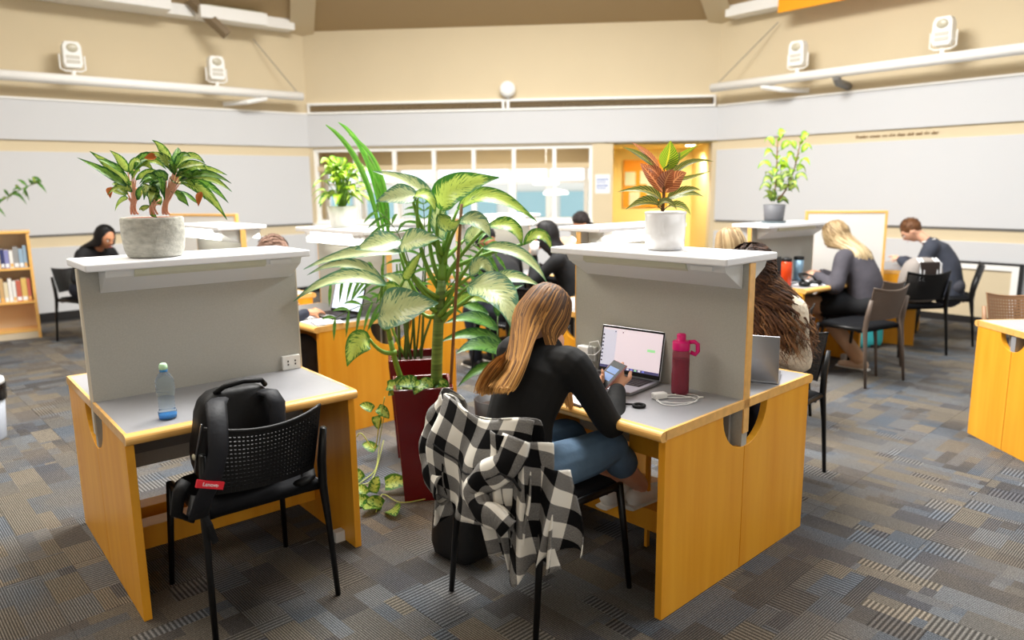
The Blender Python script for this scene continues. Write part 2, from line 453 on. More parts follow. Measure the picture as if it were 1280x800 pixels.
# ------------------------------------------------------------------ back wall: vent, windows, alcove, the office behind
a0, r0 = wm(0)
vent = thing('air_vent', 'long cream slot vent with dark fins along the back wall', 'vent', a0, r0)
box('frame', .03, SL - .05, -.05, .0, 2.835, 2.87, m_white, vent); box('frame', .03, SL - .05, -.05, 0, 2.705, 2.735, m_white, vent)
for x in (.03, 2.98, SL - .08): box('frame', x, x + .035, -.05, 0, 2.735, 2.835, m_white, vent)
box('backing', .05, SL - .07, -.012, -.002, 2.74, 2.83, mat('vent shade', (60, 50, 36), .9), vent)
mb = MB()
for k in range(236):
    x = .07 + k * .0254
    if x < SL - .1: mb.box(x, x + .007, -.04, -.012, 2.742, 2.828)
o = mb.build('fin', mat('vent fins', (170, 146, 108), .7), vent); o['kind'] = 'stuff'
al = thing('alarm_sounder', 'round white alarm box mounted on the middle of the slot vent', 'alarm', a0 + Matrix.Rotation(r0, 3, 'Z') @ V(3.07, 0, 0), r0)
mb = MB().lathe([(.06, -.02), (.10, 0), (.105, .05), (.09, .085), (.05, .1)], 24, M=Matrix.Translation(V(0, -.05, 3.0)) @ Matrix.Scale(1.12, 4) @ Matrix.Rotation(PI / 2, 4, 'X'))
mb.build('body', m_white, al, True); box('stem', -.02, .02, -.06, 0, 2.73, 2.92, m_white, al)

# windows of the back wall
wroot = bpy.data.objects.new('window_1', None); COL.objects.link(wroot); wroot.location = a0; wroot.rotation_euler = (0, 0, r0); wroot['kind'] = 'structure'
xs = [.06, 1.08, 1.65, 2.24, 2.84, 3.45, 4.02 + .28]
xs = [.08, .70, 1.31, 1.92, 2.53, 3.14, 3.75, 4.30]
for x in xs: box('mullion', x - .03, x + .03, .04, .12, 1.07, 2.2, m_white, wroot, .003)
box('transom', .06, 4.32, .045, .115, 1.86, 1.94, m_strip, wroot); box('frame_head', .06, 4.32, .03, .13, 2.15, 2.2, m_white, wroot); box('frame_sill', .06, 4.32, .03, .13, 1.07, 1.12, m_white, wroot)
for k in range(7):
    box('pane', xs[k] + .03, xs[k + 1] - .03, .076, .082, 1.12, 1.86, m_glass, wroot); box('pane', xs[k] + .03, xs[k + 1] - .03, .076, .082, 1.94, 2.15, m_glass, wroot)
def LW(x, y, z=0): return a0 + Matrix.Rotation(r0, 3, 'Z') @ V(x, y, z)
off = setw(MB().box(-1.2, 4.6, 4.2, 4.35, 0, .95).box(-1.2, 4.6, 4.2, 4.35, 2.02, 2.9).box(-1.3, -1.2, .25, 4.35, 0, 2.9).box(4.45, 4.6, .25, 4.2, 0, 2.9).build('wall_office', mat('tan office wall', (196, 174, 134), .8)), 0); off['kind'] = 'structure'
o = setw(MB().box(-1.3, 4.6, .25, 4.35, -.1, 0).build('floor_office', m_under), 0); o['kind'] = 'structure'
o = setw(MB().box(-1.3, 4.6, .25, 4.35, 2.6, 2.7).build('ceiling_office', mat('tan ceiling', (186, 164, 128), .8)), 0); o['kind'] = 'structure'
w2 = setw(bpy.data.objects.new('window_2', None), 0); COL.objects.link(w2); w2['kind'] = 'structure'
for k in range(8):
    x = -1.2 + k * .78; box('mullion', x, x + .09, 4.2, 4.32, .95, 2.02, m_white, w2)
box('transom', -1.2, 4.45, 4.22, 4.3, 1.66, 1.71, m_white, w2)
for k in range(7): box('pane', -1.11 + k * .78, -.42 + k * .78, 4.25, 4.256, .95, 2.02, m_glass, w2)
# hanging office lamps seen through the glass
for k, (x, z) in enumerate([(3.55, 1.66), (3.72, 1.48)]):
    l = thing('pendant_lamp', ['upper small white pendant lamp seen through the back windows', 'lower small white pendant lamp seen through the back windows'][k], 'lamp', LW(x, 2.2 + k * .3, 0), r0)
    MB().lathe([(.02, .06), (.2, .03), (.24, -.02), (.2, -.04)], 20, (0, 0, z)).build('shade', mat('lamp opal', (255, 252, 244), .5, emit=1.6), l, True)
    MB().tube([(0, 0, z + .05), (0, 0, 2.6)], .006, 6).build('cable', m_white, l)
# building across the street
bl = setw(thing('neighbour_building', 'pale building with teal glazing beyond the office windows', 'building'), 0)
box('facade', -5, 8, 9.2, 9.6, -1, 1.75, mat('pale render', (216, 212, 202), .8), bl)
m_teal = mat('teal glazing', (150, 182, 186), .2, spec=.6)
for k in range(9):
    x = -4.4 + k * 1.35
    box('window', x, x + .95, 9.12, 9.2, .3, 1.45, m_teal, bl); box('ledge', x - .05, x + 1.0, 9.05, 9.2, .22, .3, m_white, bl)
# alcove
m_yel = mat('yellow wall paint', (238, 212, 132), .75); m_ylt = mat('sand wall paint', (240, 224, 192), .75)
o = setw(MB().box(4.5, 4.62, .25, 1.9, 0, 2.2).build('wall_alcove_left', m_ylt), 0); o['kind'] = 'structure'
o = setw(MB().box(6.06, 6.2, .25, 1.9, 0, 2.2).build('wall_alcove_right', m_yel), 0); o['kind'] = 'structure'
o = setw(MB().box(4.5, 6.2, 1.8, 1.95, 0, 2.2).build('wall_alcove_back', m_yel), 0); o['kind'] = 'structure'
o = setw(MB().box(4.5, 6.2, 0.0, 1.95, 2.2, 2.3).build('ceiling_alcove', m_yel), 0); o['kind'] = 'structure'
o = setw(MB().box(4.5, 6.2, .05, 1.95, -.1, 0).build('floor_alcove', m_under), 0); o['kind'] = 'structure'
dl = thing('downlight', 'round recessed downlight glowing in the yellow alcove ceiling', 'lamp', LW(5.83, .55, 2.2), r0)
MB().lathe([(.10, 0), (.10, -.012), (.075, -.012)], 24).build('ring', m_white, dl); MB().lathe([(.075, -.012), (.074, -.02)], 24).build('lens', mat('glowing lens', (255, 240, 200), .5, emit=12), dl)
spot('alcove_lamp', LW(5.83, .6, 2.15), LW(5.6, 1.3, 0), 110, (1, .93, .78), 2.6)
nb = thing('notice_board', 'orange notice board with pale sheets in the yellow alcove', 'notice board', LW(5.28, 1.79, 0), r0)
box('board', -.38, .38, -.03, 0, 1.22, 2.02, mat('orange board', (232, 150, 30), .7), nb, .005)
for (x, z) in [(-.28, 1.7), (-.02, 1.72), (.22, 1.62), (-.2, 1.36), (.1, 1.5)]: box('sheet', x - .08, x + .1, -.036, -.03, z - .11, z + .12, mat('pale green sheet', (206, 214, 180), .7), nb)
nt_ = thing('paper_notice', 'white paper notice with blue lettering on the pillar right of the windows', 'notice', LW(4.47, 0, 0), r0)
box('sheet', -.11, .11, -.004, 0, 1.48, 1.76, m_paper, nt_)
for k in range(4):
    mb = MB()
    for q in range(5 - k % 2): mb.box(-.085 + q * .035, -.06 + q * .035, -.0055, -.004, 1.70 - k * .045 - (.02 if k % 2 else .028), 1.70 - k * .045)
    mb.build('lettering', mat('blue print', (96, 130, 190), .7), nt_)
box('door_stop', .0, .07, -.09, 0, 1.08, 1.12, m_black, nt_) if False else None

# ------------------------------------------------------------------ pipes, flood lights, ledge lamps on the side walls
def floodlight(P, rz, label, tilt=.0):
    t = thing('flood_light', label, 'flood light', P, rz, 'white flood lights standing on the wall tubes')
    mb = MB()
    mb.prism([(-.10, .0), (.10, 0), (.125, .06), (.12, .30), (.09, .36), (-.09, .36), (-.12, .30), (-.125, .06)], -.075, .075, 'y', Matrix.Translation(V(0, 0, .06)))
    mb.build('housing', m_white, t, bevel=.012)
    MB().ell((0, -.078, .33), (.075, .02, .06), 16, 8).build('lens', mat('flood lens', (196, 190, 168), .2), t, True)
    for k in range(2): box('grille', -.085, .085, -.085, -.07, .12 + k * .065, .165 + k * .065, mat('flood grille', (208, 204, 192), .5), t)
    MB().tube([(-.16, 0, .24), (-.16, 0, .05), (-.10, 0, .02), (.10, 0, .02), (.16, 0, .05), (.16, 0, .24)], .012, 6).build('yoke', m_white, t)
    MB().lathe([(.03, -.05), (.03, .03)], 10).build('foot', m_white, t)
    return t
def pipe(P0, P1, name_label, wi):
    o = MB().tube([P0, P1], .06, 16).build('wall_tube', m_white, None, True); tag(o, name_label, 'tube')
    return o
def on_line(u, P, d, z):
    lo, hi = -2., 12.; f = lambda t: proj(P + d * t + V(0, 0, z))[0] - u
    for _ in range(50):
        m = (lo + hi) / 2
        if (f(lo) < 0) == (f(m) < 0): lo = m
        else: hi = m
    return P + d * lo + V(0, 0, z)
aL, rL = wm(7); aR, rR = wm(1)
dL = V(-math.cos(rL), -math.sin(rL), 0); nL = V(math.sin(rL), -math.cos(rL), 0)      # along the left wall from the corner; into the room
dR = V(math.cos(rR), math.sin(rR), 0); nR = V(math.sin(rR), -math.cos(rR), 0)
pL = A + nL * .32; pR = B + nR * .32
PZ = 2.93
PL1 = on_line(378, pL, dL, PZ); PR0 = on_line(890, pR, dR, PZ)
pipe(PL1 + dL * 5.2, PL1, 'thick white tube along the upper left wall', 7)
pipe(PR0, PR0 + dR * 5.2, 'thick white tube along the upper right wall', 1)
for (u, P, d, lab) in [(93, pL, dL, 'white flood light on the left wall tube, the one farther from the corner'), (272, pL, dL, 'white flood light on the left wall tube, the one nearer the corner'),
                       (996, pR, dR, 'white flood light on the right wall tube, the smaller one nearer the corner'), (1177, pR, dR, 'white flood light on the right wall tube, the larger one farther from the corner')]:
    q = on_line(u, P, d, PZ)
    fl_ = floodlight(q + V(0, 0, .085), (rL if P is pL else rR), lab); fl_.scale = (.84, .84, .84)
for (P, d, n, u, lab, k) in [(pL, dL, nL, 333, 'slim white bracket arm under the left wall tube', 0), (pR, dR, nR, 952, 'slim white bracket arm under the right wall tube', 0), (pR, dR, nR, 1046, 'dark steel bracket under the right wall tube', 1)]:
    q = on_line(u, P, d, PZ); o = MB().tube([q + V(0, 0, -.06) , q + V(0, 0, -.12) - n * .06 + d * (.25 if not k else 0), q + V(0, 0, -.14) - n * .32 + d * (.5 if not k else 0)], .035 if not k else .05, 8).build('tube_bracket', m_white if not k else m_modesty)
    tag(o, lab, 'bracket')
for (P, d, n, u0, u1, lab) in [(pL, dL, nL, 372, 325, 'thin wire stay from the left wall tube end up to the ledge'), (pR, dR, nR, 897, 960, 'thin wire stay from the right wall tube end up to the ledge')]:
    q = on_line(u0, P, d, PZ); q1 = on_line(u1, P, d, 3.7) - n * .25
    tag(MB().tube([q + V(0, 0, .05), q1], .006, 5).build('wire_stay', m_modesty), lab, 'wire')
# lamp boxes and strut on the ledges
def on_wall(P, d, n, u, z, o_=0.): return on_line(u, P + n * o_, d, z)
q = on_wall(A, dL, nL, 130, 3.9, .36)
t = thing('uplight_box', 'long white uplight box on the left ledge, the longer one', 'uplight', q, rL); box('housing', -.9, .75, -.12, .12, -.04, .1, m_white, t, .01); box('lens', -.85, .7, -.1, .1, .1, .11, m_tube, t)
q = on_wall(A, dL, nL, 290, 3.88, .36)
t = thing('uplight_box', 'short white uplight box on the left ledge, the one near the corner', 'uplight', q, rL); box('housing', -.45, .45, -.12, .12, -.06, .1, m_white, t, .01); box('lens', -.4, .4, -.1, .1, .1, .11, m_tube, t)
q = on_wall(A, dL, nL, 284, 3.62, .55); q2 = on_wall(A, dL, nL, 232, 4.1, .3)
tag(MB().tube([q, q2], [(.07, .03)] * 2, 4, V(0, 0, 1)).build('brown_strut', mat('brown steel strut', (124, 106, 80), .5)), 'brown sloping steel strut crossing the upper left ledge', 'strut')
q = on_wall(B, dR, nR, 1045, 3.83, .34)
t = thing('hanging_banner', 'bright orange board hanging along the upper right ledge', 'banner', q, rR); box('board', -.75, 1.3, -.02, .0, -.08, .14, mat('bright orange board', (255, 168, 10), .5), t); box('clip', -.45, -.25, -.04, 0, .12, .2, m_dark, t)
# wall lettering, too small to read in the photograph
q0 = on_wall(B, dR, nR, 1070, 2.155, .005); q1 = on_wall(B, dR, nR, 1178, 2.155, .005); LL = (q1 - q0).length
t = thing('wall_lettering', 'small dark line of lettering on the beige strip of the right wall', 'lettering', q0, rR)
mb = MB(); x = 0; random.seed(5)
for wl in [8, 7, 3, 4, 5, 4, 4, 3, 4]:
    for k in range(wl):
        hgt = random.choice([.022, .022, .034]); mb.box(x, x + .009, -.004, 0, -.012, -.012 + hgt); mb.box(x, x + .018, -.004, 0, -.012 + random.choice([0, .009, .016]), -.008 + .012 + random.choice([0, .006])); x += LL / 52
    x += LL / 52
mb.build('letters', mat('brown lettering', (140, 112, 78), .7), t)
# framed cover against the right wall
q = on_wall(B, dR, nR, 1236, 0, .02)
t = thing('radiator_cover', 'beige radiator cover with white frame against the right wall', 'radiator cover', q, rR)
box('panel', -.75, .2, -.10, -.0, .08, .62, m_beige, t); box('frame', .2, .27, -.12, 0, .08, .68, m_white, t, .004); box('frame', -.82, -.75, -.12, 0, .08, .68, m_white, t, .004); box('frame', -.75, .2, -.12, 0, .62, .68, m_white, t, .004)
box('edge', .27, .285, -.12, 0, .0, .70, m_dark, t); box('edge', -.82, .285, -.12, 0, .68, .70, m_dark, t); box('plinth', -.82, .27, -.1, 0, 0, .08, m_dark, t)
# ------------------------------------------------------------------ study carrels
CW, CD, SV = .92, .59, .033
def carrel(label, loc, rz, D=CD, top=1.326, lit=False, screen=True, sides='lr', W=CW, shelf=True, group='double study carrels', ends=None):
    t = thing('study_carrel', label, 'desk', (loc[0], loc[1], 0), rz, group)
    T = .74; th = .03; cr = D * .29
    for half in (0, 1):
        fy = (lambda y: y) if not half else (lambda y: 2 * D - y)
        def bx(name, x0, x1, y0, y1, z0, z1, m, par=t, bev=0.):
            a, b = sorted((fy(y0), fy(y1))); return box(name, x0, x1, a, b, z0, z1, m, par, bev)
        dt = bx('desktop', .012, W - .012, .035, D - .002, T - .03, T, m_lam)
        # bullnose: rounded front
        prof = [(.038, T - .040)] + [(.02 - .02 * math.sin(a), T - .02 - .02 * math.cos(a)) for a in [math.radians(x) for x in range(0, 181, 22)]] + [(.038, T + .0005)]
        prof = [(fy(y), z) for y, z in prof]
        MB().prism(prof, 0, W, 'x').build('front_edge', m_edge, dt, True).data.polygons.foreach_set('use_smooth', [False] * (len(prof) + 2))
        bx('side_edge', 0, .012, .03, D - .001, T - .035, T + .001, m_edge, dt); bx('side_edge', W - .012, W, .03, D - .001, T - .035, T + .001, m_edge, dt)
        for s, x in (('l', .002), ('r', W - th - .002)):
            if s not in sides: continue
            zt = T - .036
            arc = [(D - .002 - cr * math.cos(a), zt - cr * math.sin(a) * .95) for a in [math.radians(k) for k in range(0, 91, 10)]]
            poly = [(SV, 0), (SV, zt)] + arc + [(D - .002, 0)]
            poly = [(fy(y), z) for y, z in poly]
            MB().prism(poly, x, x + th, 'x').build('end_panel', m_wood, t, bevel=.0015)
        bx('modesty_panel', th + .004, W - th - .004, D - .075, D - .06, .50, T - .036, m_modesty)
        bx('foot_rail', th + .004, W - th - .004, D - .16, D - .06, .10, .20, m_wood, t, .003)
        bx('bracket', W - th - .05, W - th - .004, .13, .17, .0, .05, m_boxw)
        if shelf:
            zb = top - .03
            tri = [(D - .022, zb - .105), (D - .022, zb), (D - .165, zb), (D - .15, zb - .03)]
            tri = [(fy(y), z) for y, z in tri]
            lb = MB().prism(tri, .075, W - .03, 'x').build('light_box', m_boxw, t, bevel=.002)
            tc = MB().prism([(fy(D - .168), zb - .002), (fy(D - .168), zb - .022), (fy(D - .150), zb - .034), (fy(D - .135), zb - .03)], .18, W - .20, 'x').build('tube_cover', m_lit if lit else m_tube, lb)
            bx('end_cap', W - .18, W - .08, D - .165, D - .15, zb - .024, zb - .008, m_boxw, lb)
            if lit: bx('tube', .1, W - .06, D - .158, D - .15, zb - .075, zb - .04, m_lit, lb)
    if screen:
        dv = box('divider', .006, W - .006, D - .02, D + .02, .42, top - .032, m_fab, t)
        for x in (0, W - .006): box('edge_strip', x, x + .006, D - .021, D + .021, .60, top - .031, ends or m_edge, dv)
    if shelf:
        box('shelf_top', -.0, W + .0, D - .195, D + .195, top - .03, top, m_shelf, t, .006)
    return t
CAR = {}
L_o, L_t = (-1.384, 2.518), .6904
R_o, R_t = (-.108, 3.1605), -.8199
C_o, C_t = (-1.885, 5.236), -.81
E_o, E_t = (.83, 4.545), .69
G_o, G_t = (2.42, 6.0), .6
H_o, H_t = (-3.14, 6.04), -.82
K_o, K_t = (-.15, 6.75), .69
I_o, I_t = (2.93 + .92, 4.62), PI + .03
J_o, J_t = (4.0, 7.13), 1.02
carL = carrel('left double study carrel with the water bottle and the concrete pot', L_o, L_t, ends=mat('cream edging', (214, 204, 184), .5))
carR = carrel('double study carrel with open laptop and pink bottle, white glazed pot on its shelf', R_o, R_t)
carC = carrel('study carrel behind the maroon planters with a lit shelf and white potted plant', C_o, C_t, lit=True)
carE = carrel('study carrel with lit white shelf just behind the white glazed croton pot', E_o, E_t, lit=True)
carG = carrel('study carrel with the orange bottle and headphones, grey pot on its shelf', G_o, G_t, top=1.25)
carH = carrel('study carrel with a lit white shelf behind the concrete pot', H_o, H_t, lit=True)
carK = carrel('study carrel at the back where people in black sit', K_o, K_t, lit=True)
carI = carrel('study carrel cut by the right frame edge, pale wood desktop', I_o, I_t, D=.35, screen=False, shelf=False, group='double study carrels')
box('divider', .006, CW - .006, .33, .37, .42, .70, m_lam, carI)
carJ = carrel('study desk at which the boy in the blazer reads', J_o, J_t, screen=False, shelf=False)
def on(o, t, lx, ly, z=0.): 
    return V(o[0] + lx * math.cos(t) - ly * math.sin(t), o[1] + lx * math.sin(t) + ly * math.cos(t), z)
def outlet(par, x, y, z, rz, cab=False):
    b = MB().box(-.045, .045, -.02, 0, -.035, .035, Matrix.Translation(V(x, y, z)) @ Matrix.Rotation(rz, 4, 'Z')).build('power_outlet', mat('outlet white', (232, 232, 228), .4), par, bevel=.004)
    for dx in (-.018, .018):
        for dz in (-.008, .008):
            MB().box(dx - .003, dx + .003, -.0215, -.019, dz - .004, dz + .004, Matrix.Translation(V(x, y, z)) @ Matrix.Rotation(rz, 4, 'Z')).build('socket_hole', m_black, b)
outlet(carL, CW - .06, CD - .02, .775, 0)
outlet(carR, .10, CD - .02, .81, 0)
# framed partition boards standing across the rear carrels
def partition(label, P, rz, w, h):
    t = thing('partition_screen', label, 'partition', P, rz, 'white partition screens')
    box('board', -w / 2 + .02, w / 2 - .02, -.015, .015, .1, h - .02, mat('white screen cloth', (226, 224, 220), .8), t)
    for x in (-w / 2, w / 2 - .025): box('frame', x, x + .025, -.02, .02, 0, h, m_edge, t, .003)
    box('frame', -w / 2 + .025, w / 2 - .025, -.02, .02, h - .025, h, m_edge, t, .003)
    for x in (-w / 2 + .03, w / 2 - .1): box('foot', x, x + .07, -.16, .16, 0, .03, m_dark, t)
p0 = at(1005, 300, 7.35); p1 = at(1107, 300, 7.2)
partition('white partition screen with wood frame behind the blonde student', ((p0.x + p1.x) / 2, (p0.y + p1.y) / 2, 0), math.atan2(p1.y - p0.y, p1.x - p0.x), (p1 - p0).length, 1.33)
p0 = at(215, 290, 7.6); p1 = at(298, 290, 7.3)
partition('white partition screen with wood frame behind the concrete pot', ((p0.x + p1.x) / 2, (p0.y + p1.y) / 2, 0), math.atan2(p1.y - p0.y, p1.x - p0.x), (p1 - p0).length, 1.37)

# ------------------------------------------------------------------ chairs (local: y forward, origin on the floor under the seat)
def chair(label, loc, rz, shell=None, group='black perforated stacking chairs', holes=(30, 15)):
    t = thing('stacking_chair', label, 'chair', (loc[0], loc[1], 0), rz, group)
    sh = shell or m_black; metal = m_blackm if shell is None else m_blackm
    def seat(u, v):
        x = (u - .5) * .45 * (1 - .1 * v); y = -.20 + v * .44
        e = min(u, 1 - u, v, 1 - v); z = .47 - .02 * math.exp(-e * 22) - .012 * math.sin(PI * u) * math.sin(PI * v)
        z -= .03 * max(0, v - .85) / .15
        return V(x, y, z)
    MB().grid(seat, 14, 14).build('seat', m_seat, t, True, solid=.035)
    def back(u, v):
        s = 2 * u - 1
        w = .195 + .02 * v
        x = s * w; y = -.215 - .055 * v - .045 * (1 - s * s) + .012
        z = .53 + .235 * v + .03 * v * s * s
        return V(x, y, z)
    nu, nv = holes; mb = MB()
    for i in range(nu):
        for j in range(nv):
            u0, u1, v0, v1 = i / nu, (i + 1) / nu, j / nv, (j + 1) / nv
            if i in (0, nu - 1) or j in (0, nv - 1):
                mb.add([back(u0, v0), back(u1, v0), back(u1, v1), back(u0, v1)], [(0, 1, 2, 3)]); continue
            du, dv = (u1 - u0) * .20, (v1 - v0) * .36
            mb.add([back(u0, v0), back(u1, v0), back(u1, v1), back(u0, v1), back(u0 + du, v0 + dv), back(u1 - du, v0 + dv), back(u1 - du, v1 - dv), back(u0 + du, v1 - dv)],
                   [(0, 1, 5, 4), (1, 2, 6, 5), (2, 3, 7, 6), (3, 0, 4, 7)])
    mb.build('backrest', sh, t, solid=.008, fix=False)
    rim = [back(k / 16, 1) for k in range(17)]; MB().tube(rim, .007, 6).build('rim', sh, t, True)
    for s in (-1, 1):
        MB().tube([(s * .24, -.265, 0), (s * .232, -.235, .30), (s * .225, -.215, .46), (s * .222, -.225, .56), (s * .225, -.252, .70)], [(.011, .011), (.013, .014), (.017, .022), (.017, .022), (.013, .015)], 8, V(1, 0, 0)).build('leg', sh if shell else metal, t, True)
        MB().tube([(s * .245, .265, 0), (s * .235, .24, .25), (s * .226, .215, .455)], [(.011, .011), (.013, .013), (.016, .016)], 8).build('leg', metal, t, True)
        MB().tube([(s * .224, -.21, .455), (s * .224, .22, .445)], [(.012, .016)] * 2, 8, V(1, 0, 0)).build('side_rail', metal, t, True)
    for y in (-.15, .15): MB().tube([(-.22, y, .435), (.22, y, .435)], .011, 8).build('cross_rail', metal, t, True)
    return t
chL = chair('black perforated chair at the left carrel carrying the backpack', (-1.064, 2.77), L_t)
chGirl = place(chL, (.10, 2.745, 0), R_t, 'black chair under the woman with the phone, checked shirt over its back')
chCurl = place(chL, on(R_o, R_t, .46, 1.62), R_t + PI, 'black chair under the curly-haired woman behind the right carrel')
chBrown = chair('brown-grey empty perforated chair with thin black legs, nearest chair of the right back group', (2.86, 5.97), .5, m_brownp, 'brown perforated stacking chairs')
chBlonde = place(chBrown, on(G_o, G_t, .74, -.06), G_t + .1, 'brown-grey chair on which the blonde student sits', 'brown perforated stacking chairs')
chPack = place(chL, (3.78, 6.95, 0), .12, 'black chair behind the boy with a grey striped bag hung on it')
chBoy = place(chL, (4.42, 7.42, 0), 1.02, 'black chair under the boy in the blazer')
chTan = chair('tan perforated chair showing only its back over the right-hand desk', (3.66, 5.06), PI * .97, m_tanp, 'brown perforated stacking chairs', (20, 11))
chP1 = place(chL, (.0, 6.28, 0), .69, 'black chair under the person in the black cap')
chP2 = place(chL, (.55, 6.5, 0), .69, 'black chair under the long-haired person with the white cup')
chP3 = place(chL, (.62, 7.95, 0), -.6, 'black chair under the person in the dark cap by the windows')
chC = place(chL, on(C_o, C_t, .36, -.22), C_t, 'black chair under the person in the brown beanie')
chW = place(chL, (-4.62, 8.0, 0), -2.0, 'black chair under the woman at the far left wall')
chE = place(chL, (1.72, 5.0, 0), .69, 'black chair under the fair-haired person behind the right carrel')
# ------------------------------------------------------------------ small things on and around the desks
def hollow(prof, n=28):  # lathe with walls
    return prof
# water bottle on the left desk
def water_bottle(P):
    t = thing('water_bottle', 'clear plastic water bottle with pale green cap on the left desk', 'bottle', P)
    m = mat('clear blue plastic', (226, 240, 250), .05, trans=.96, ior=1.12, spec=.6)
    prof = [(.026, 0), (.0325, .004), (.033, .02)]
    z = .02
    for k in range(9):
        prof += [(.0305, z + .008), (.0325, z + .016)]; z += .016
    prof = [(.024, 0), (.032, .004), (.0335, .022), (.0335, .03)] + [(r, .03 + i * .007) for i, r in enumerate([.031, .030, .0285, .030, .0285, .030, .0285, .030, .029, .031])] + [(.034, .108), (.0345, .112), (.033, .116), (.035, .121), (.033, .126), (.035, .131), (.033, .137), (.034, .145), (.031, .158), (.024, .172), (.0145, .182), (.0135, .19)]
    MB().lathe(prof, 28).build('body', m, t, True)
    MB().lathe([(.0145, .186), (.015, .192), (.0145, .195)], 20).build('collar', mat('blue collar', (70, 150, 214), .3), t, True)
    MB().lathe([(.0155, .195), (.016, .204), (.0135, .214), (.010, .218)], 20).build('cap', mat('pale green cap', (196, 238, 196), .35), t, True)
    MB().lathe([(.024, .004), (.031, .007), (.0318, .018), (.02, .021)], 20).build('water', mat('blue water print', (60, 150, 220), .15, trans=.35), t, True)
water_bottle((-1.329, 2.733, .74))
# backpack on the left chair
def backpack():
    t = thing('backpack', 'black backpack with red tag standing on the left chair', 'backpack', (-1.050, 2.775, .475), L_t)
    mb_ = mat('black nylon', (10, 10, 12), .55, spec=.3, bump=.15, bscale=40)
    def sh(u, p):
        q = 4.0
        k = (abs(u.x) ** q + abs(u.y) ** q + abs(u.z) ** q) ** (-1 / q)
        p = V(u.x * k * .165, u.y * k * .095, u.z * k * .20)
        tp = 1 - .14 * max(0, p.z / .2) ; p.x *= tp
        p.y *= 1 - .25 * max(0, p.z / .2)
        p += V(math.sin(p.z * 30) * .004, math.sin(p.x * 25 + p.z * 18) * .006, 0)
        return p
    MB().ell((-.05, -.055, .20), (1, 1, 1), 28, 18, sh).build('body', mb_, t, True)
    MB().ell((-.05, .065, .15), (1, 1, 1), 20, 12, lambda u, p: sh(u, p) * .72).build('front_pocket', mb_, t, True)
    MB().tube([(-.13, -.08, .39), (-.10, -.10, .415), (-.03, -.105, .425), (.04, -.10, .415), (.06, -.08, .39)], .010, 8).build('handle', mb_, t, True)
    def strap(pts_, w, nm, m):
        mb = MB(); mb.tube(pts_, [(w, .011)] * len(pts_), 8, V(1, .15, 0)); return mb.build(nm, m, t, True)
    m_st = mat('dark grey strap', (25, 26, 31), .6, spec=.3, bump=.15, bscale=50)
    s = strap([(-.13, -.12, .375), (-.165, -.20, .385), (-.19, -.285, .345), (-.205, -.315, .25), (-.235, -.315, .15), (-.262, -.30, .09), (-.275, -.27, .02), (-.255, -.2, .01)], .036, 'shoulder_strap', m_st)
    strap([(.03, -.12, .375), (.05, -.16, .375), (.06, -.19, .34), (.055, -.185, .2), (.05, -.17, .06)], .034, 'shoulder_strap', m_st)
    M_ = Matrix.Translation(V(-.246, -.325, .145)) @ Matrix.Rotation(.35, 4, 'Y') @ Matrix.Rotation(-.12, 4, 'X')
    tg = MB().box(-.046, .046, -.008, .004, -.013, .013, M_).build('brand_tag', mat('red tag', (212, 26, 44), .5), s)
    text('tag_lettering', 'Lenovo', .018, m_paper, s, (M_ @ V(0, -.0088, 0)), (PI / 2, .35, .0))
    MB().tube([(-.29, -.2, .13), (-.32, -.22, .1), (-.33, -.2, .02), (-.28, -.17, -.03), (-.25, -.16, .05)], [(.022, .012)] * 5, 8).build('hip_strap', mb_, t, True)
    MB().tube([(-.25, -.25, .0), (-.24, -.26, -.03), (-.225, -.26, -.10)], [(.012, .003)] * 3, 6).build('webbing', mb_, t)
    MB().ell((-.225, -.09, .17), (.006, .016, .012), 12, 8).build('badge', mat('beige badge', (190, 184, 160), .5), t, True)
    MB().tube([(-.2, -.13, .3), (-.215, -.1, .2), (-.22, -.06, .1)], .003, 5).build('zip', m_steel, t)
    MB().tube([(.1, -.25, .03), (.16, -.2, .02), (.2, -.1, .03), (.15, -.05, .03)], [(.028, .014)] * 4, 8).build('hip_strap', mb_, t, True)
backpack()
# ---- laptops
def laptop(label, P, rz, w=.31, dp=.22, angle=1.95, screen_on=True, col=None, sc=None, group=None):
    t = thing('laptop', label, 'laptop', P, rz, group)   # local y: towards the screen hinge, user at -y
    mm = col or m_steel
    box('base', -w / 2, w / 2, 0, dp, .002, .016, mm, t, .004)
    kd = box('keyboard', -w / 2 + .02, w / 2 - .02, dp * .42, dp - .02, .016, .0168, m_black, t)
    mb = MB()
    for r in range(5):
        for c in range(13):
            x = -w / 2 + .024 + c * (w - .048) / 13; y = dp * .44 + r * (dp * .5 - .02) / 5
            mb.box(x, x + (w - .048) / 13 - .003, y, y + (dp * .5 - .02) / 5 - .003, .0168, .0182)
    k = mb.build('key', mat('dark red-grey key', (46, 34, 36), .5), kd); k['kind'] = 'stuff'
    box('trackpad', -.055, .055, .01, dp * .38, .016, .0164, mat('trackpad grey', (186, 188, 192), .25, metal=.4), t)
    M_ = Matrix.Translation(V(0, dp, .014)) @ Matrix.Rotation(PI - angle, 4, 'X')   # screen plane: local x, z up
    M_ = Matrix.Translation(V(0, dp, .014)) @ Matrix.Rotation(-(angle - PI / 2), 4, 'X')
    h = w * .66
    lid = MB().box(-w / 2, w / 2, 0, .006, 0, h, M_).build('lid', mm, t, bevel=.003)
    MB().box(-w / 2 + .003, w / 2 - .003, -.0012, 0, .004, h - .003, M_).build('bezel', m_black, lid)
    if screen_on:
        s0 = MB().box(-w / 2 + .01, w / 2 - .01, -.002, -.001, .022, h - .012, M_).build('display', sc or mat('lit page', (226, 212, 220), .3, emit=.55), lid)
        return t, lid, M_, h
    return t, lid, M_, h
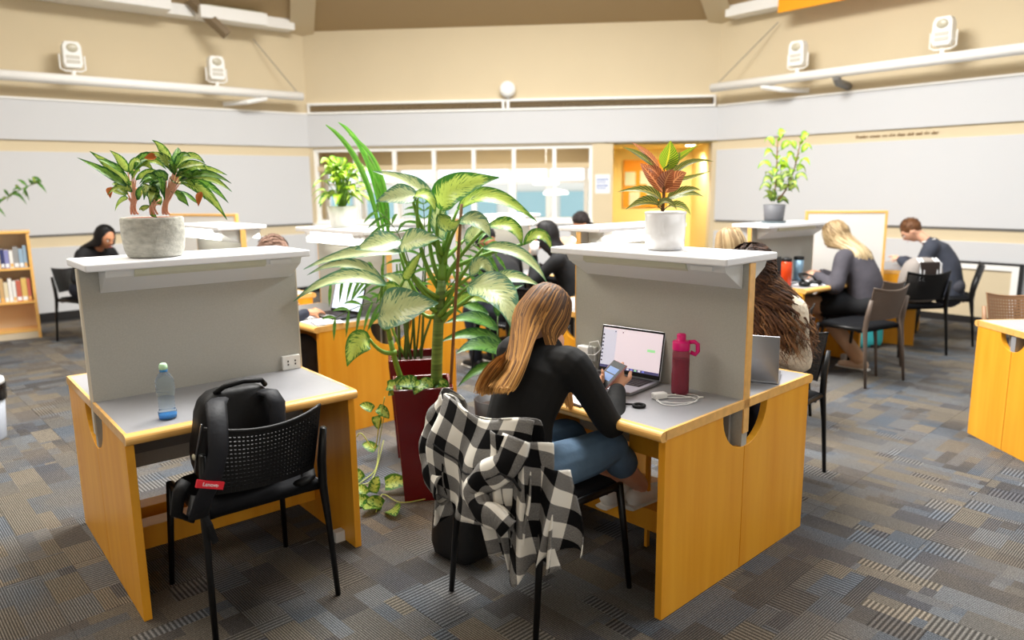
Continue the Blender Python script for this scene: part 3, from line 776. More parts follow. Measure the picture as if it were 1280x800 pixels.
lp, lid, M_, h = laptop('silver laptop open with a pale document on screen, beside the pink bottle', on(R_o, R_t, .395, .275, .74), R_t + .10, w=.33, dp=.24, angle=1.76)
w = .33
MB().box(-w / 2 + .01, -w / 2 + .085, -.0024, -.002, .03, h - .02, M_).build('side_list', mat('lit list', (206, 206, 222), .3, emit=.5), lid)
for k in range(8): MB().box(-w / 2 + .012, -w / 2 + .019, -.003, -.0024, h - .05 - k * .017, h - .043 - k * .017, M_).build('list_icon', m_black, lid)
for x in (-.09, -.05): MB().box(x, x + .004, -.003, -.0024, h - .03, h - .024, M_).build('list_icon', m_black, lid)
MB().box(-w / 2 + .01, w / 2 - .01, -.0026, -.002, .022, .034, M_).build('dock', mat('lit dock', (86, 84, 128), .3, emit=.35), lid)
for k in range(9): MB().box(-.09 + k * .02, -.078 + k * .02, -.0032, -.0026, .0245, .0325, M_).build('dock_icon', mat('lit dock icon %d' % (k % 3), [(150, 210, 170), (220, 220, 240), (120, 130, 220)][k % 3], .3, emit=.5), lid)
MB().box(.085, .125, -.0026, -.002, .12, .132, M_).build('green_note', mat('lit green note', (160, 226, 160), .3, emit=.5), lid)
# pink bottle
def pink_bottle(P):
    t = thing('drink_bottle', 'pink drink bottle with magenta loop lid beside the open laptop', 'bottle', P)
    m = mat('clear rose plastic', (206, 112, 132), .08, trans=.75, ior=1.2, spec=.6); ml = mat('magenta lid', (226, 24, 120), .35)
    MB().lathe([(.03, 0), (.036, .004), (.037, .02), (.036, .17), (.034, .185), (.031, .192)], 28).build('body', m, t, True)
    MB().lathe([(.03, .006), (.033, .01), (.0335, .15), (.0, .151)], 24).build('drink', mat('pink drink', (178, 70, 96), .1, trans=.5, ior=1.3), t, True)
    MB().lathe([(.035, .188), (.036, .192), (.036, .222), (.033, .226), (.02, .227), (.0185, .228), (.0185, .252), (.016, .256)], 28).build('lid', ml, t, True)
    MB().tube([(.03, -.01, .222), (.05, -.018, .225), (.063, -.022, .215), (.064, -.022, .185), (.055, -.02, .172), (.036, -.012, .18)], [(.006, .009)] * 6, 8).build('carry_loop', ml, t, True)
pink_bottle((.700, 2.99, .74))
# hair tie, charger and cables
tag(MB().tube([V(.497 + .022 * math.cos(a), 2.806 + .022 * math.sin(a), .7465) for a in [2 * PI * k / 24 for k in range(25)]], .006, 8).build('hair_tie', mat('black elastic', (12, 12, 14), .8), None, True), 'black hair tie ring lying on the desk near the charger', 'hair tie')
m_cab = mat('white cable', (240, 240, 238), .4)
ch = thing('phone_charger', 'white charger with coiled cable lying before the pink bottle', 'charger', (.60, 2.92, .74), .3)
box('plug_body', -.03, .03, -.018, .018, 0, .026, m_cab, ch, .006)
pth = []
for k in range(46):
    a = 2 * PI * k / 22 + 2.2; rr = .06 + .012 * math.sin(k * .7) + .0008 * k; pth.append((.05 + rr * 1.15 * math.cos(a), -.05 + rr * .8 * math.sin(a), .004 + .003 * (k % 5 == 0)))
MB().tube([(.03, 0, .013)] + pth + [(.15, -.05, .004)], .0022, 6).build('cable', m_cab, ch, True)
MB().tube([(.15, -.05, .004), (.172, -.056, .004)], .0045, 6).build('cable_plug', m_cab, ch, True)
ad = thing('power_adapter', 'white power adapter with looped cord in the right carrel outlet', 'charger', on(R_o, R_t, .10, CD - .045, .81), R_t)
box('adapter_body', -.035, .035, -.035, 0.003, -.035, .04, m_cab, ad, .006)
MB().tube([(.03, -.03, .02), (.06, -.05, .07), (.11, -.05, .085), (.13, -.05, .05), (.09, -.045, .015), (.04, -.04, .005), (.07, -.05, -.02), (.10, -.06, -.04), (.09, -.07, -.062), (.13, -.09, -.066)], .0028, 6).build('cord', m_cab, ad, True)
# notebook and pen under her arm
nb_ = thing('notebook', 'white notebook with dark cover at the desk edge under her arm', 'notebook', on(R_o, R_t, .40, .07, .74), R_t - .1)
box('cover', -.09, .12, -.03, .14, 0, .004, m_black, nb_); box('pages', -.085, .115, -.025, .135, .004, .010, m_paper, nb_)
o = MB().tube([on(R_o, R_t, .60, .17, .745), on(R_o, R_t, .66, .215, .745)], .004, 6).build('pen', m_black); tag(o, 'black pen beside the laptop corner', 'pen')
# small pedestal under the right desk
pd = thing('under_desk_shelf', 'small wooden storage unit under the right desk', 'storage unit', on(R_o, R_t, .70, .36, 0), R_t)
box('front_board', -.18, .15, -.02, 0, .50, .66, m_wood, pd); box('bottom', -.18, .17, -.02, .12, .485, .50, m_wood, pd); box('side', .155, .17, -.02, .12, .50, .70, m_boxw, pd); box('leg', .155, .17, .10, .12, 0, .485, m_wood, pd); box('leg', -.18, -.165, .10, .12, 0, .485, m_wood, pd)
# grey laptop of the curly-haired woman: its lid faces the camera
laptop('grey laptop seen from behind on the far side of the right carrel', V(1.085, 3.352, .74), 2.74, w=.32, dp=.2, angle=1.75)
# things on the right back carrel
def bottle2(name, label, P, prof, m, lidprof, ml, cat_='bottle'):
    t = thing(name, label, cat_, P); MB().lathe(prof, 20).build('body', m, t, True); MB().lathe(lidprof, 20).build('lid', ml, t, True); return t
bottle2('drink_bottle', 'orange-red see-through bottle with black lid on the right back carrel', on(G_o, G_t, .06, .24, .74), [(.036, 0), (.044, .005), (.044, .20), (.04, .208)], mat('orange plastic', (246, 84, 36), .15, trans=.3), [(.04, .206), (.041, .235), (.02, .245)], m_black)
bottle2('tumbler', 'blue-grey tumbler with black lid on the right back carrel', on(G_o, G_t, .46, .40, .74), [(.036, 0), (.044, .19)], mat('blue grey steel', (120, 150, 172), .3, metal=.3), [(.045, .188), (.045, .212), (.036, .216)], m_black, 'tumbler')
bottle2('jar', 'small dark jar beside the blue-grey tumbler', on(G_o, G_t, .30, .40, .74), [(.03, 0), (.03, .03)], m_modesty, [(.032, .03), (.032, .045), (.02, .046)], m_black, 'jar')
laptop('black tablet computer propped open behind the orange bottle', on(G_o, G_t, .24, .24, .74), G_t + .2, w=.32, dp=.18, angle=1.85, col=m_black, screen_on=False)
hp = thing('headphones', 'black headphones lying on the right back carrel', 'headphones', on(G_o, G_t, .24, .13, .74), G_t); hp.scale = (1.3, 1.3, 1.3)
for s in (-1, 1): MB().lathe([(.02, 0), (.038, .004), (.04, .022), (.03, .03)], 16, (s * .06, 0, 0)).build('ear_cup', m_black, hp, True)
MB().tube([(-.06, .0, .03), (-.065, .03, .055), (-.03, .06, .07), (.03, .06, .07), (.065, .03, .055), (.06, 0, .03)], [(.014, .006)] * 6, 8).build('headband', m_black, hp, True)
o = box('pouch', -.1, .1, -.03, .03, 0, .03, m_black, None, .01); o.location = on(G_o, G_t, .05, .36, .74); o.rotation_euler = (0, 0, G_t); tag(o, 'flat black pouch behind the orange bottle', 'pouch')
for k, (lx, ly, rz) in enumerate([(.40, .22, .3), (.55, .3, -.2), (.2, .2, .6)]):
    o = box('paper_sheet', -.1, .1, -.14, .14, 0, .003 + .001 * k, m_paper); o.location = on(G_o, G_t, lx, ly, .7405 + .003 * k); o.rotation_euler = (0, 0, G_t + rz)
    tag(o, ['white sheet under the blonde student\'s hands', 'white sheet near the blue-grey tumbler', 'white sheet beside the black headphones'][k], 'paper')
bottle2('thermos', 'cream thermos with black cap on the desk of the boy in the blazer', on(J_o, J_t, .30, .5, .74), [(.035, 0), (.038, .16), (.03, .2)], mat('cream steel', (232, 216, 190), .4), [(.028, .2), (.03, .215), (.03, .24), (.02, .245)], m_black, 'thermos')
o = box('open_book', -.12, .12, -.09, .09, 0, .02, m_paper, None, .004); o.location = on(J_o, J_t, .62, .15, .74); o.rotation_euler = (0, 0, J_t); tag(o, 'book lying open before the boy in the blazer', 'book')
# bags on the floor right
def bag(label, P, rz, m, w=.3, d=.14, h=.26, handles=True):
    t = thing('tote_bag', label, 'bag', P, rz)
    def sh(u, p):
        q = 5.; k = (abs(u.x) ** q + abs(u.y) ** q + abs(u.z) ** q) ** (-1 / q)
        p = V(u.x * k * w / 2, u.y * k * d / 2 * (1 - .35 * (u.z * k + 1) / 2), u.z * k * h / 2)
        return p + V(0, math.sin(p.x * 30) * .008, 0)
    MB().ell((0, 0, h / 2), (1, 1, 1), 24, 14, sh).build('body', m, t, True)
    if handles:
        for s in (-1, 1): MB().tube([(-w * .22, s * .02, h * .95), (-w * .2, s * .03, h * 1.2), (w * .2, s * .03, h * 1.2), (w * .22, s * .02, h * .95)], [(.012, .004)] * 4, 6).build('handle', m, t, True)
    return t
bag('turquoise bag standing on the floor behind the brown chair', atz(1086, 436, 0) + V(0, .1, 0), .2, mat('turquoise cloth', (62, 186, 190), .7, bump=.3, bscale=20), .34, .16, .27)
bag('lime green bag standing on the floor under the right back carrel', atz(1034, 428, 0) + V(0, .1, 0), .2, mat('lime cloth', (150, 206, 40), .7, bump=.3, bscale=20), .18, .12, .24)
bag('black bag on the floor left of the chair with the checked shirt', (-.235, 3.03, 0), R_t, mat('black bag cloth', (14, 14, 16), .7, bump=.3, bscale=25), .27, .2, .27)
# grey rucksack hung on the chair behind the boy
rk = thing('rucksack', 'grey rucksack with two white stripe pairs on the black chair behind the boy', 'backpack', (3.84, 6.95, .475), .12)
def shr(u, p):
    q = 3.5; k = (abs(u.x) ** q + abs(u.y) ** q + abs(u.z) ** q) ** (-1 / q); p = V(u.x * k * .2, u.y * k * .1, u.z * k * .21); p.x *= 1 - .2 * max(0, p.z / .21); return p
MB().ell((-.02, -.09, .22), (1, 1, 1), 24, 14, shr).build('body', mat('grey canvas', (150, 142, 136), .8), rk, True)
MB().box(-.12, .08, -.205, -.19, .12, .40).build('panel', mat('dark brown panel', (52, 40, 36), .7), rk, bevel=.01)
for x in (-.11, -.075, .055, .09): MB().tube([(x, -.205, .22), (x, -.2, .38), (x * .9, -.13, .428)], [(.010, .004)] * 3, 6, V(1, 0, 0)).build('stripe', m_paper, rk)
# waste bin at the left frame edge
P = at(-22, 548, 4.65); P.z = 0
wb_ = thing('waste_bin', 'grey waste bin with black liner at the left frame edge', 'bin', P)
MB().lathe([(.13, 0), (.135, .01), (.16, .36), (.15, .36), (.128, .02)], 24).build('body', mat('pale grey plastic', (176, 182, 192), .45), wb_, True)
MB().lathe([(.165, .27), (.168, .37), (.155, .40), (.14, .39), (.14, .3)], 24).build('liner', mat('black bin liner', (24, 22, 22), .25, bump=.8, bscale=25), wb_, True)
MB().lathe([(.166, .375), (.16, .405), (.145, .40)], 24).build('liner_rim', mat('white bin liner', (220, 220, 220), .3), wb_, True)
# desk things on carrel C
def atd(o, t, lx, ly, z): return on(o, t, lx, ly, z)
laptop('dark laptop with bright screen on the carrel behind the planters', on(C_o, C_t, .66, .20, .74), C_t + .1, w=.34, dp=.2, angle=1.85, col=m_black, sc=mat('bright screen', (214, 222, 240), .3, emit=.9))
for k, (lx, ly, rz) in enumerate([(.62, .12, .1), (.8, .16, -.3), (.45, .13, .3)]):
    o = box('paper_sheet', -.11, .11, -.09, .09, 0, .004, m_paper); o.location = on(C_o, C_t, lx, ly, .7405 + .004 * k); o.rotation_euler = (0, 0, C_t + rz)
    tag(o, ['white sheet in front of the dark laptop', 'white sheet at the right desk corner behind the planters', 'white sheet by the hand of the person in the beanie'][k], 'paper')
# bookcase
BC = thing('bookcase', 'low beech bookcase with two rows of books against the left wall', 'bookcase', V(-5.27, 8.12, 0) + V(-.0, 0, 0), .58)
bw, bd, bh = 1.0, .30, 1.19
box('side_panel', -.03, 0, 0, bd, 0, bh - .03, m_edge, BC); box('side_panel', -bw, -bw + .03, 0, bd, 0, bh - .03, m_edge, BC)
box('top', -bw - .01, .01, -.01, bd + .01, bh - .03, bh, m_edge, BC, .004); box('back_panel', -bw + .03, -.03, bd - .01, bd, .07, bh - .03, mat('pale beech back', (226, 204, 170), .6), BC)
for z in (.10, .42, .79): box('shelf', -bw + .03, -.03, .005, bd - .01, z - .025, z, m_edge, BC)
box('plinth', -bw + .03, -.03, .01, .03, 0, .075, mat('pale plinth', (206, 190, 164), .6), BC)
random.seed(21)
names_ = [('cream', (226, 212, 180)), ('navy', (60, 66, 110)), ('pale blue', (150, 176, 196)), ('tan', (206, 168, 118)), ('white', (236, 232, 226)), ('lilac', (140, 140, 190)), ('red', (196, 104, 84)), ('mustard', (220, 184, 104)), ('grey', (150, 150, 150)), ('brown', (130, 92, 64))]
ordn = ['first', 'second', 'third', 'fourth', 'fifth', 'sixth', 'seventh', 'eighth', 'ninth', 'tenth', 'eleventh', 'twelfth', 'thirteenth', 'fourteenth', 'fifteenth', 'sixteenth', 'seventeenth', 'eighteenth']
for row, z in (('upper', .79), ('middle', .42)):
    x = -.045; k = 0
    order = [2, 2, 8, 4, 5, 1, 0, 3, 0, 4, 3, 2, 9, 0, 8, 4] if row == 'upper' else [6, 7, 6, 4, 4, 0, 3, 8, 2, 4, 0, 2, 4, 3, 0, 9]
    while x > -.56 and k < 16:
        th = random.uniform(.028, .05); hh = random.uniform(.19, .26); dpt = random.uniform(.15, .19); nm, c = names_[order[k]]
        P = BC.matrix_basis @ V(x - th / 2, .03, z)
        t = thing('book', '%s book, %s from the right on the %s shelf of the bookcase' % (nm, ordn[k], row), 'book', Matrix.Translation(BC.location) @ Matrix.Rotation(.58, 4, 'Z') @ V(x - th / 2, .03, z), .58, 'books on the %s shelf' % row)
        mcov = mat('cover ' + nm, c, .5)
        MB().prism([(-th / 2, dpt), (-th / 2, 0), (th / 2, 0), (th / 2, dpt), (th / 2 - .003, dpt), (th / 2 - .003, .003), (-th / 2 + .003, .003), (-th / 2 + .003, dpt)], 0, hh, 'z').build('cover', mcov, t)
        box('pages', -th / 2 + .003, th / 2 - .003, .003, dpt - .004, .004, hh - .004, m_paper, t)
        box('spine_label', -th / 2 + .004, th / 2 - .004, -.001, 0, .01, .05, m_paper if k % 3 else m_edge, t)
        x -= th + .004; k += 1
# ------------------------------------------------------------------ plants
def leaf_mat(name, edge, centre, fine=40., amount=.62, rough=.35, vein=None, gloss=.5, mode='blotch', back=None):
    m = mat(name, edge, rough, spec=gloss); h = NT(m)
    uvn = h.n('ShaderNodeUVMap'); x, y, z = h.sep(uvn.outputs[0])
    au = h.m('ABSOLUTE', h.m('SUBTRACT', h.m('MULTIPLY', x, 2.), 1.))
    oi = h.n('ShaderNodeObjectInfo')
    if mode == 'blotch':   # cream streaks running out along the side veins
        vec = h.comb(h.m('MULTIPLY', au, 2.6), h.m('MULTIPLY', h.m('SUBTRACT', y, h.m('MULTIPLY', au, .26)), fine), h.m('MULTIPLY', oi.outputs['Random'], 50.))
        nz = h.noise(vec, 1., 3., .6)
        edgefall = h.m('MULTIPLY', h.m('SUBTRACT', 1., h.m('POWER', au, 2.2)), h.rng(y, .0, .16, .2, 1.))
        edgefall = h.m('MULTIPLY', edgefall, h.rng(y, .82, .97, 1., .1))
        f = h.rng(h.m('ADD', h.m('MULTIPLY', nz, 2.6), h.m('ADD', h.m('MULTIPLY', edgefall, .8), -.78)), 1.02 - amount * .35, 1.16 - amount * .35)
    elif mode == 'vein':   # bright midrib and side veins
        w = h.m('SINE', h.m('MULTIPLY', h.m('SUBTRACT', y, h.m('MULTIPLY', au, .25)), fine))
        f = h.m('MAXIMUM', h.rng(w, 1. - amount, 1.), h.rng(au, .14, .05))
    else:
        vec = h.comb(h.m('MULTIPLY', au, 2.), h.m('MULTIPLY', y, 6.), oi.outputs['Random'])
        f = h.rng(h.noise(vec, 1., 3.), .4, .65)
    c = h.mix(f, lin(edge), lin(centre))
    if vein: c = h.mix(h.rng(au, .06, .02), c, lin(vein))
    hsv = h.n('ShaderNodeHueSaturation'); h.link(c, hsv.inputs['Color']); h.link(h.rng(oi.outputs['Random'], 0, 1, .82, 1.15), hsv.inputs['Value'])
    h.link(hsv.outputs[0], h.b.inputs['Base Color'])
    w = h.m('SINE', h.m('MULTIPLY', h.m('SUBTRACT', y, h.m('MULTIPLY', au, .3)), 70.)); h.bump(w, .12, .003)
    # light passing through the blade
    tl = h.n('ShaderNodeBsdfTranslucent'); h.link(hsv.outputs[0], tl.inputs['Color'])
    ms = h.n('ShaderNodeMixShader'); ms.inputs[0].default_value = .28
    out = m.node_tree.nodes['Material Output']
    h.link(h.b.outputs[0], ms.inputs[1]); h.link(tl.outputs[0], ms.inputs[2]); h.link(ms.outputs[0], out.inputs['Surface'])
    return m
ml_dieff = leaf_mat('variegated blade', (58, 116, 40), (186, 208, 96), 40., .34)
ml_dieffp = leaf_mat('pale variegated blade', (84, 132, 100), (200, 212, 152), 36., .44)
ml_dark = leaf_mat('dark lily blade', (34, 84, 34), (92, 140, 60), 30., .2)
ml_lime = leaf_mat('lime blade', (104, 160, 28), (176, 204, 60), 20., .3)
ml_agla = leaf_mat('green blade with pale centre', (52, 108, 36), (180, 200, 96), 22., .30)
ml_agla2 = leaf_mat('dark green blade', (34, 84, 34), (120, 164, 66), 22., .15)
ml_pink = mat('pink stalk', (238, 178, 150), .5); ml_dry = mat('dry orange leaf', (206, 120, 56), .7)
ml_croton = leaf_mat('croton blade dark with yellow veins', (86, 108, 50), (216, 206, 104), 60., .55, mode='vein')
ml_crored = leaf_mat('croton blade bronze with orange veins', (172, 96, 60), (244, 176, 118), 60., .6, mode='vein')
ml_croyel = leaf_mat('croton blade yellow with green veins', (92, 150, 30), (236, 226, 60), 80., .7, mode='vein')
ml_pothos = leaf_mat('pothos blade', (54, 112, 36), (170, 196, 96), 10., .12)
ml_palm = leaf_mat('palm blade', (52, 112, 40), (120, 170, 70), 6., .3, mode='plain')
ml_spear = leaf_mat('spear blade', (96, 176, 52), (150, 210, 90), 6., .3, mode='plain')
m_stem = mat('green stalk', (106, 146, 52), .45, var=.2, vscale=(20, 20, 6))
m_stem2 = mat('dark stalk', (70, 96, 42), .5)
m_cane = mat('brown cane', (122, 84, 50), .7, var=.2, vscale=(10, 10, 30))
def leaf(P0, P1, P2, w, nh, m, parent, fold=.18, prof=None, name='leaf', wave=.0, n=10, tip=.0):
    "blade along the curve P0 (base) through P1 to P2 (tip); nh: direction its face looks"
    P0, P1, P2 = Vector(P0), Vector(P1), Vector(P2); inv = Vector(parent.location); Rz = Matrix.Rotation(-parent.rotation_euler.z, 3, 'Z')
    C1 = P1 * 2 - (P0 + P2) * .5; nh = Vector(nh)
    prof = prof or (lambda t: (math.sin(PI * (t * .97 + .02) ** .78)) ** .95 * (1 - .35 * t))
    def fn(u, v):
        t = v; p = P0 * (1 - t) ** 2 + C1 * 2 * t * (1 - t) + P2 * t * t
        tg = ((C1 - P0) * (1 - t) + (P2 - C1) * t).normalized()
        sx = tg.cross(nh); sx = sx.normalized() if sx.length > 1e-5 else tg.orthogonal().normalized()
        nn = sx.cross(tg).normalized(); s = 2 * u - 1
        hw = w * .5 * max(.03, prof(t))
        q = p + sx * s * hw + nn * (abs(s) ** 1.3 * hw * fold * 2 + wave * hw * math.sin(t * 14 + s * 2) * abs(s))
        return Rz @ (q - inv), (u, v)
    return MB().grid(fn, 6, n).build(name, m, parent, True, fix=False)
def stalk(pts_, r, m, parent, name='stalk', r1=None):
    inv = Vector(parent.location); Rz = Matrix.Rotation(-parent.rotation_euler.z, 3, 'Z')
    P = [Rz @ (Vector(p) - inv) for p in pts_]
    if len(P) == 3:
        a, b, c = P; b = b * 2 - (a + c) * .5; P = [a * (1 - t) ** 2 + b * 2 * t * (1 - t) + c * t * t for t in [k / 8 for k in range(9)]]
    k = len(P); r1 = r1 if r1 is not None else r * .6
    return MB().tube(P, [r + (r1 - r) * i / (k - 1) for i in range(k)], 8).build(name, m, parent, True)
def planter(label, P, rz, top=.30, bot=.23, h=.61, m=m_maroon):
    t = thing('tall_planter', label, 'planter', P, rz, 'maroon planters')
    mb = MB(); a, b, c, d = bot / 2, top / 2, top / 2 - .018, top / 2 - .022
    sq = [(-1, -1), (1, -1), (1, 1), (-1, 1)]
    vs = [(x * r, y * r, z) for r, z in ((a, 0), (b, h), (c, h), (d, h - .06)) for x, y in sq]
    fs = [(3, 2, 1, 0)] + [(4 * k + i, 4 * k + (i + 1) % 4, 4 * k + 4 + (i + 1) % 4, 4 * k + 4 + i) for k in range(3) for i in range(4)]
    mb.add(vs, fs + [(12, 13, 14, 15)]); mb.build('body', m, t, bevel=.004)
    box('soil', -d, d, -d, d, h - .07, h - .045, m_soil, t)
    return t
PF = V(-.47, 3.72, 0); pf = planter('maroon square planter in front, with the variegated plant', PF, .16)
PB = V(-.60, 4.36, 0); pb = planter('second maroon square planter just behind, with the palm', PB, .16)
# --- big variegated plant
DP = thing('dumb_cane', 'tall variegated dumb cane growing in the front maroon planter', 'plant', PF + V(0, 0, .565), 0)
Y0 = PF.y
stem0 = at(546, 492, Y0 + .02); stem0.z = .565; s1 = at(547, 425, Y0 + .02); s2 = at(552, 350, Y0 + .02); s3 = at(556, 300, Y0 + .03)
stalk([stem0, s1, s2], .030, m_cane if False else mat('ringed green stem', (96, 122, 56), .55, var=.5, vscale=(2, 2, 60)), DP, 'stem', .026); stalk([s2, s2 * .5 + s3 * .5, s3], .026, m_stem, DP, 'stem', .012)
stalk([at(563, 490, Y0 - .04), at(568, 400, Y0 - .05), at(577, 255, Y0 - .02)], .008, m_cane, DP, 'support_cane', .008)
stem1 = at(500, 470, Y0 - .08); stem1b = at(488, 425, Y0 - .1)
stalk([at(512, 490, Y0 - .06), stem1, stem1b], .018, m_stem, DP, 'stem', .013)
stalk([stem1b, at(483, 400, Y0 - .12), at(478, 372, Y0 - .12)], .013, m_stem, DP, 'stem', .008)
UPV = (0, -.75, .65); FR = (0, -1, .15)
DL = [ # base, mid, tip (pixels), depth offset base/tip, width m, facing, pale
 ((551, 262), (571, 236), (624, 222), -.02, -.05, .19, (-.45, -.85, .25), 0),
 ((572, 262), (614, 246), (671, 277), .02, -.15, .115, (-.1, -.75, .65), 0),
 ((540, 250), (510, 228), (466, 214), .05, .15, .10, (.2, -.8, .6), 1),
 ((522, 243), (496, 245), (470, 252), -.05, -.15, .12, (0, -.9, .4), 1),
 ((515, 244), (535, 247), (544, 268), -.05, -.10, .085, (.5, -.7, .5), 0),
 ((500, 306), (522, 301), (551, 298), -.10, -.22, .145, (-.25, -.8, .55), 1),
 ((500, 300), (472, 305), (444, 312), -.10, -.22, .135, (.1, -.8, .6), 1),
 ((500, 316), (440, 317), (379, 337), -.02, -.10, .085, (0, -.75, .66), 1),
 ((478, 352), (435, 330), (384, 344), -.10, -.10, .07, (0, -.8, .6), 1),
 ((482, 356), (425, 348), (367, 377), -.12, -.25, .10, (0, -.72, .7), 1),
 ((474, 394), (506, 385), (548, 379), -.15, -.30, .235, (.15, -.86, .48), 1),
 ((462, 424), (446, 432), (434, 458), -.15, -.22, .135, (.1, -.95, .3), 0),
 ((586, 357), (624, 370), (641, 415), -.05, -.35, .21, (.25, -.85, .45), 1),
 ((612, 356), (640, 347), (676, 358), .05, -.05, .10, (0, -.7, .7), 1),
 ((574, 276), (598, 278), (613, 298), -.05, -.18, .11, (.25, -.85, .5), 1),
 ((610, 282), (640, 284), (652, 308), .02, -.08, .095, (.1, -.8, .6), 0),
 ((604, 310), (650, 318), (684, 354), .0, -.12, .085, (.1, -.75, .65), 1),
 ((655, 305), (676, 294), (691, 316), .1, .05, .08, (.1, -.8, .6), 0),
 ((548, 268), (562, 282), (576, 274), -.08, -.12, .09, (-.1, -.95, .3), 0),
 ((505, 350), (514, 335), (528, 312), -.15, -.10, .06, (.3, -.9, .2), 0),
 ((555, 300), (548, 268), (560, 240), .06, .10, .10, (.2, -.95, .1), 1),
 ((588, 345), (604, 330), (618, 352), .0, -.05, .09, (0, -.85, .5), 1),
 ((520, 380), (498, 352), (478, 345), .05, .02, .09, (.2, -.8, .5), 1),
 ((580, 300), (596, 288), (600, 268), .1, .14, .09, (-.3, -.9, .2), 1),
 ((500, 372), (486, 360), (470, 380), -.08, -.1, .07, (0, -.9, .4), 0),
 ((566, 385), (590, 372), (612, 380), .05, .1, .08, (0, -.8, .6), 0),
]
att = [(552, 330, .02), (556, 345, .02), (550, 350, .02), (548, 360, .02), (552, 312, .02), (548, 372, .0), (547, 380, 0), (546, 390, 0), (482, 392, -.12), (484, 400, -.12), (484, 410, -.12), (496, 440, -.1), (549, 395, 0), (552, 400, 0), (556, 330, .02), (556, 352, .02), (554, 392, .02), (556, 340, .04), (553, 318, 0), (486, 395, -.12), (555, 320, .03), (552, 372, .02), (545, 395, .02), (556, 322, .04), (484, 405, -.1), (550, 405, .02)]
for (b, mm, tp, yb, yt, w, nh, pale), (au_, av_, ay) in zip(DL, att):
    P0, P1, P2 = at(*b, Y0 + yb), at(*mm, Y0 + (yb + yt) / 2 - .02), at(*tp, Y0 + yt)
    leaf(P0, P1, P2, w * 1.04, nh, ml_dieffp if pale else ml_dieff, DP, .16, wave=.06, n=14)
    S = at(au_, av_, Y0 + ay); stalk([S, (S + P0) * .5 + V(0, 0, -.02) + (P0 - S).cross(V(0, 1, 0)) * .08, P0], .0135, m_stem, DP, 'leaf_stalk', .007)
# --- palm in the second planter
PP = thing('parlour_palm', 'slender palm with thin fronds growing in the rear maroon planter', 'plant', PB + V(0, 0, .565), 0)
random.seed(3); Y1 = PB.y
def frond(base, mid, tip, yb, yt, n, L, m=ml_palm, w=.02, sag=.5):
    P0, P1, P2 = at(*base, Y1 + yb), at(*mid, Y1 + (yb + yt) / 2), at(*tip, Y1 + yt)
    stalk([P0, P1, P2], .006, m_stem2, PP, 'frond_stalk', .002)
    C1 = P1 * 2 - (P0 + P2) * .5
    for k in range(n):
        t = .35 + .63 * k / (n - 1); p = P0 * (1 - t) ** 2 + C1 * 2 * t * (1 - t) + P2 * t * t
        tg = ((C1 - P0) * (1 - t) + (P2 - C1) * t).normalized()
        for s in (-1, 1):
            sd = tg.cross(V(0, -1, .3)).normalized() * s
            l = L * (math.sin(PI * (t * .8 + .1)) * .7 + .3) * random.uniform(.85, 1.1)
            q = p + (sd * .8 + tg * .6).normalized() * l + V(0, 0, -l * sag)
            leaf(p, (p + q) * .5 + V(0, 0, l * .12), q, w, (0, -.9, .4), m, PP, .1, lambda t: math.sin(PI * (t * .9 + .08)) , 'leaflet', n=5)
pb0 = (512, 446)
frond(pb0, (512, 330), (470, 262), .0, -.1, 9, .16); frond((520, 446), (530, 320), (528, 246), .02, .1, 10, .20); frond((505, 446), (490, 380), (415, 400), -.05, -.2, 8, .15)
frond((522, 446), (570, 330), (612, 306), .05, .15, 9, .18); frond((525, 446), (560, 360), (622, 318), .0, -.1, 9, .17); frond((500, 446), (480, 350), (410, 356), .0, -.05, 8, .16)
for (b, mm, tp, w) in [((476, 300), (450, 210), (407, 156), .035), ((480, 300), (460, 205), (423, 153), .035), ((484, 290), (474, 215), (436, 168), .028), ((484, 300), (478, 240), (452, 190), .04), ((486, 290), (478, 262), (468, 222), .035)]:
    leaf(at(*b, Y1), at(*mm, Y1), at(*tp, Y1 - .05), w, (.5, -.85, 0), ml_spear, PP, .3, lambda t: .4 + .6 * math.sin(PI * t) if t < .95 else .15, 'spear_leaf')
for x0, x1 in ((500, 496), (508, 512), (519, 515), (526, 532), (514, 500)): stalk([at(x0, 452, Y1), at((x0 + x1) / 2, 400, Y1), at(x1, 330, Y1)], .009, m_stem2, PP, 'cane', .006)
stalk([at(510, 452, Y1), at(482, 380, Y1), at(482, 300, Y1)], .009, m_stem, PP, 'cane', .006)
# --- dark lily right of the planters
LP = thing('peace_lily', 'dark green leafy plant low between the planter and the woman with the phone', 'plant', at(622, 520, 4.25).xy.to_3d(), 0)
MB().lathe([(.09, 0), (.12, .01), (.14, .36), (.13, .36), (.11, .30)], 20).build('pot', mat('dark pot', (40, 36, 36), .5), LP, True); MB().lathe([(.12, .30), (.118, .315)], 20).build('soil', m_soil, LP)
c0 = LP.location + V(0, 0, .31)
for (b, mm, tp, yb, yt, w) in [((622, 412), (592, 398), (556, 404), 0, -.2, .11), ((628, 430), (590, 418), (549, 428), 0, -.15, .10), ((632, 442), (600, 432), (570, 442), -.05, -.3, .13), ((628, 462), (600, 462), (572, 484), -.05, -.2, .08), ((640, 400), (668, 380), (700, 398), .0, -.1, .10), ((636, 420), (660, 430), (684, 450), .0, -.15, .10), ((610, 392), (584, 380), (564, 372), .1, .1, .08), ((622, 395), (630, 370), (655, 356), .1, .15, .09), ((640, 440), (650, 460), (640, 490), -.1, -.2, .09)]:
    P0, P1, P2 = at(*b, 4.25 + yb), at(*mm, 4.25 + (yb + yt) / 2), at(*tp, 4.25 + yt)
    leaf(P0, P1, P2, w, (0, -.75, .65), ml_dark, LP, .15, wave=.05); stalk([c0, (c0 + P0) * .5 + V(0, 0, .03), P0], .006, m_stem2, LP, 'leaf_stalk')
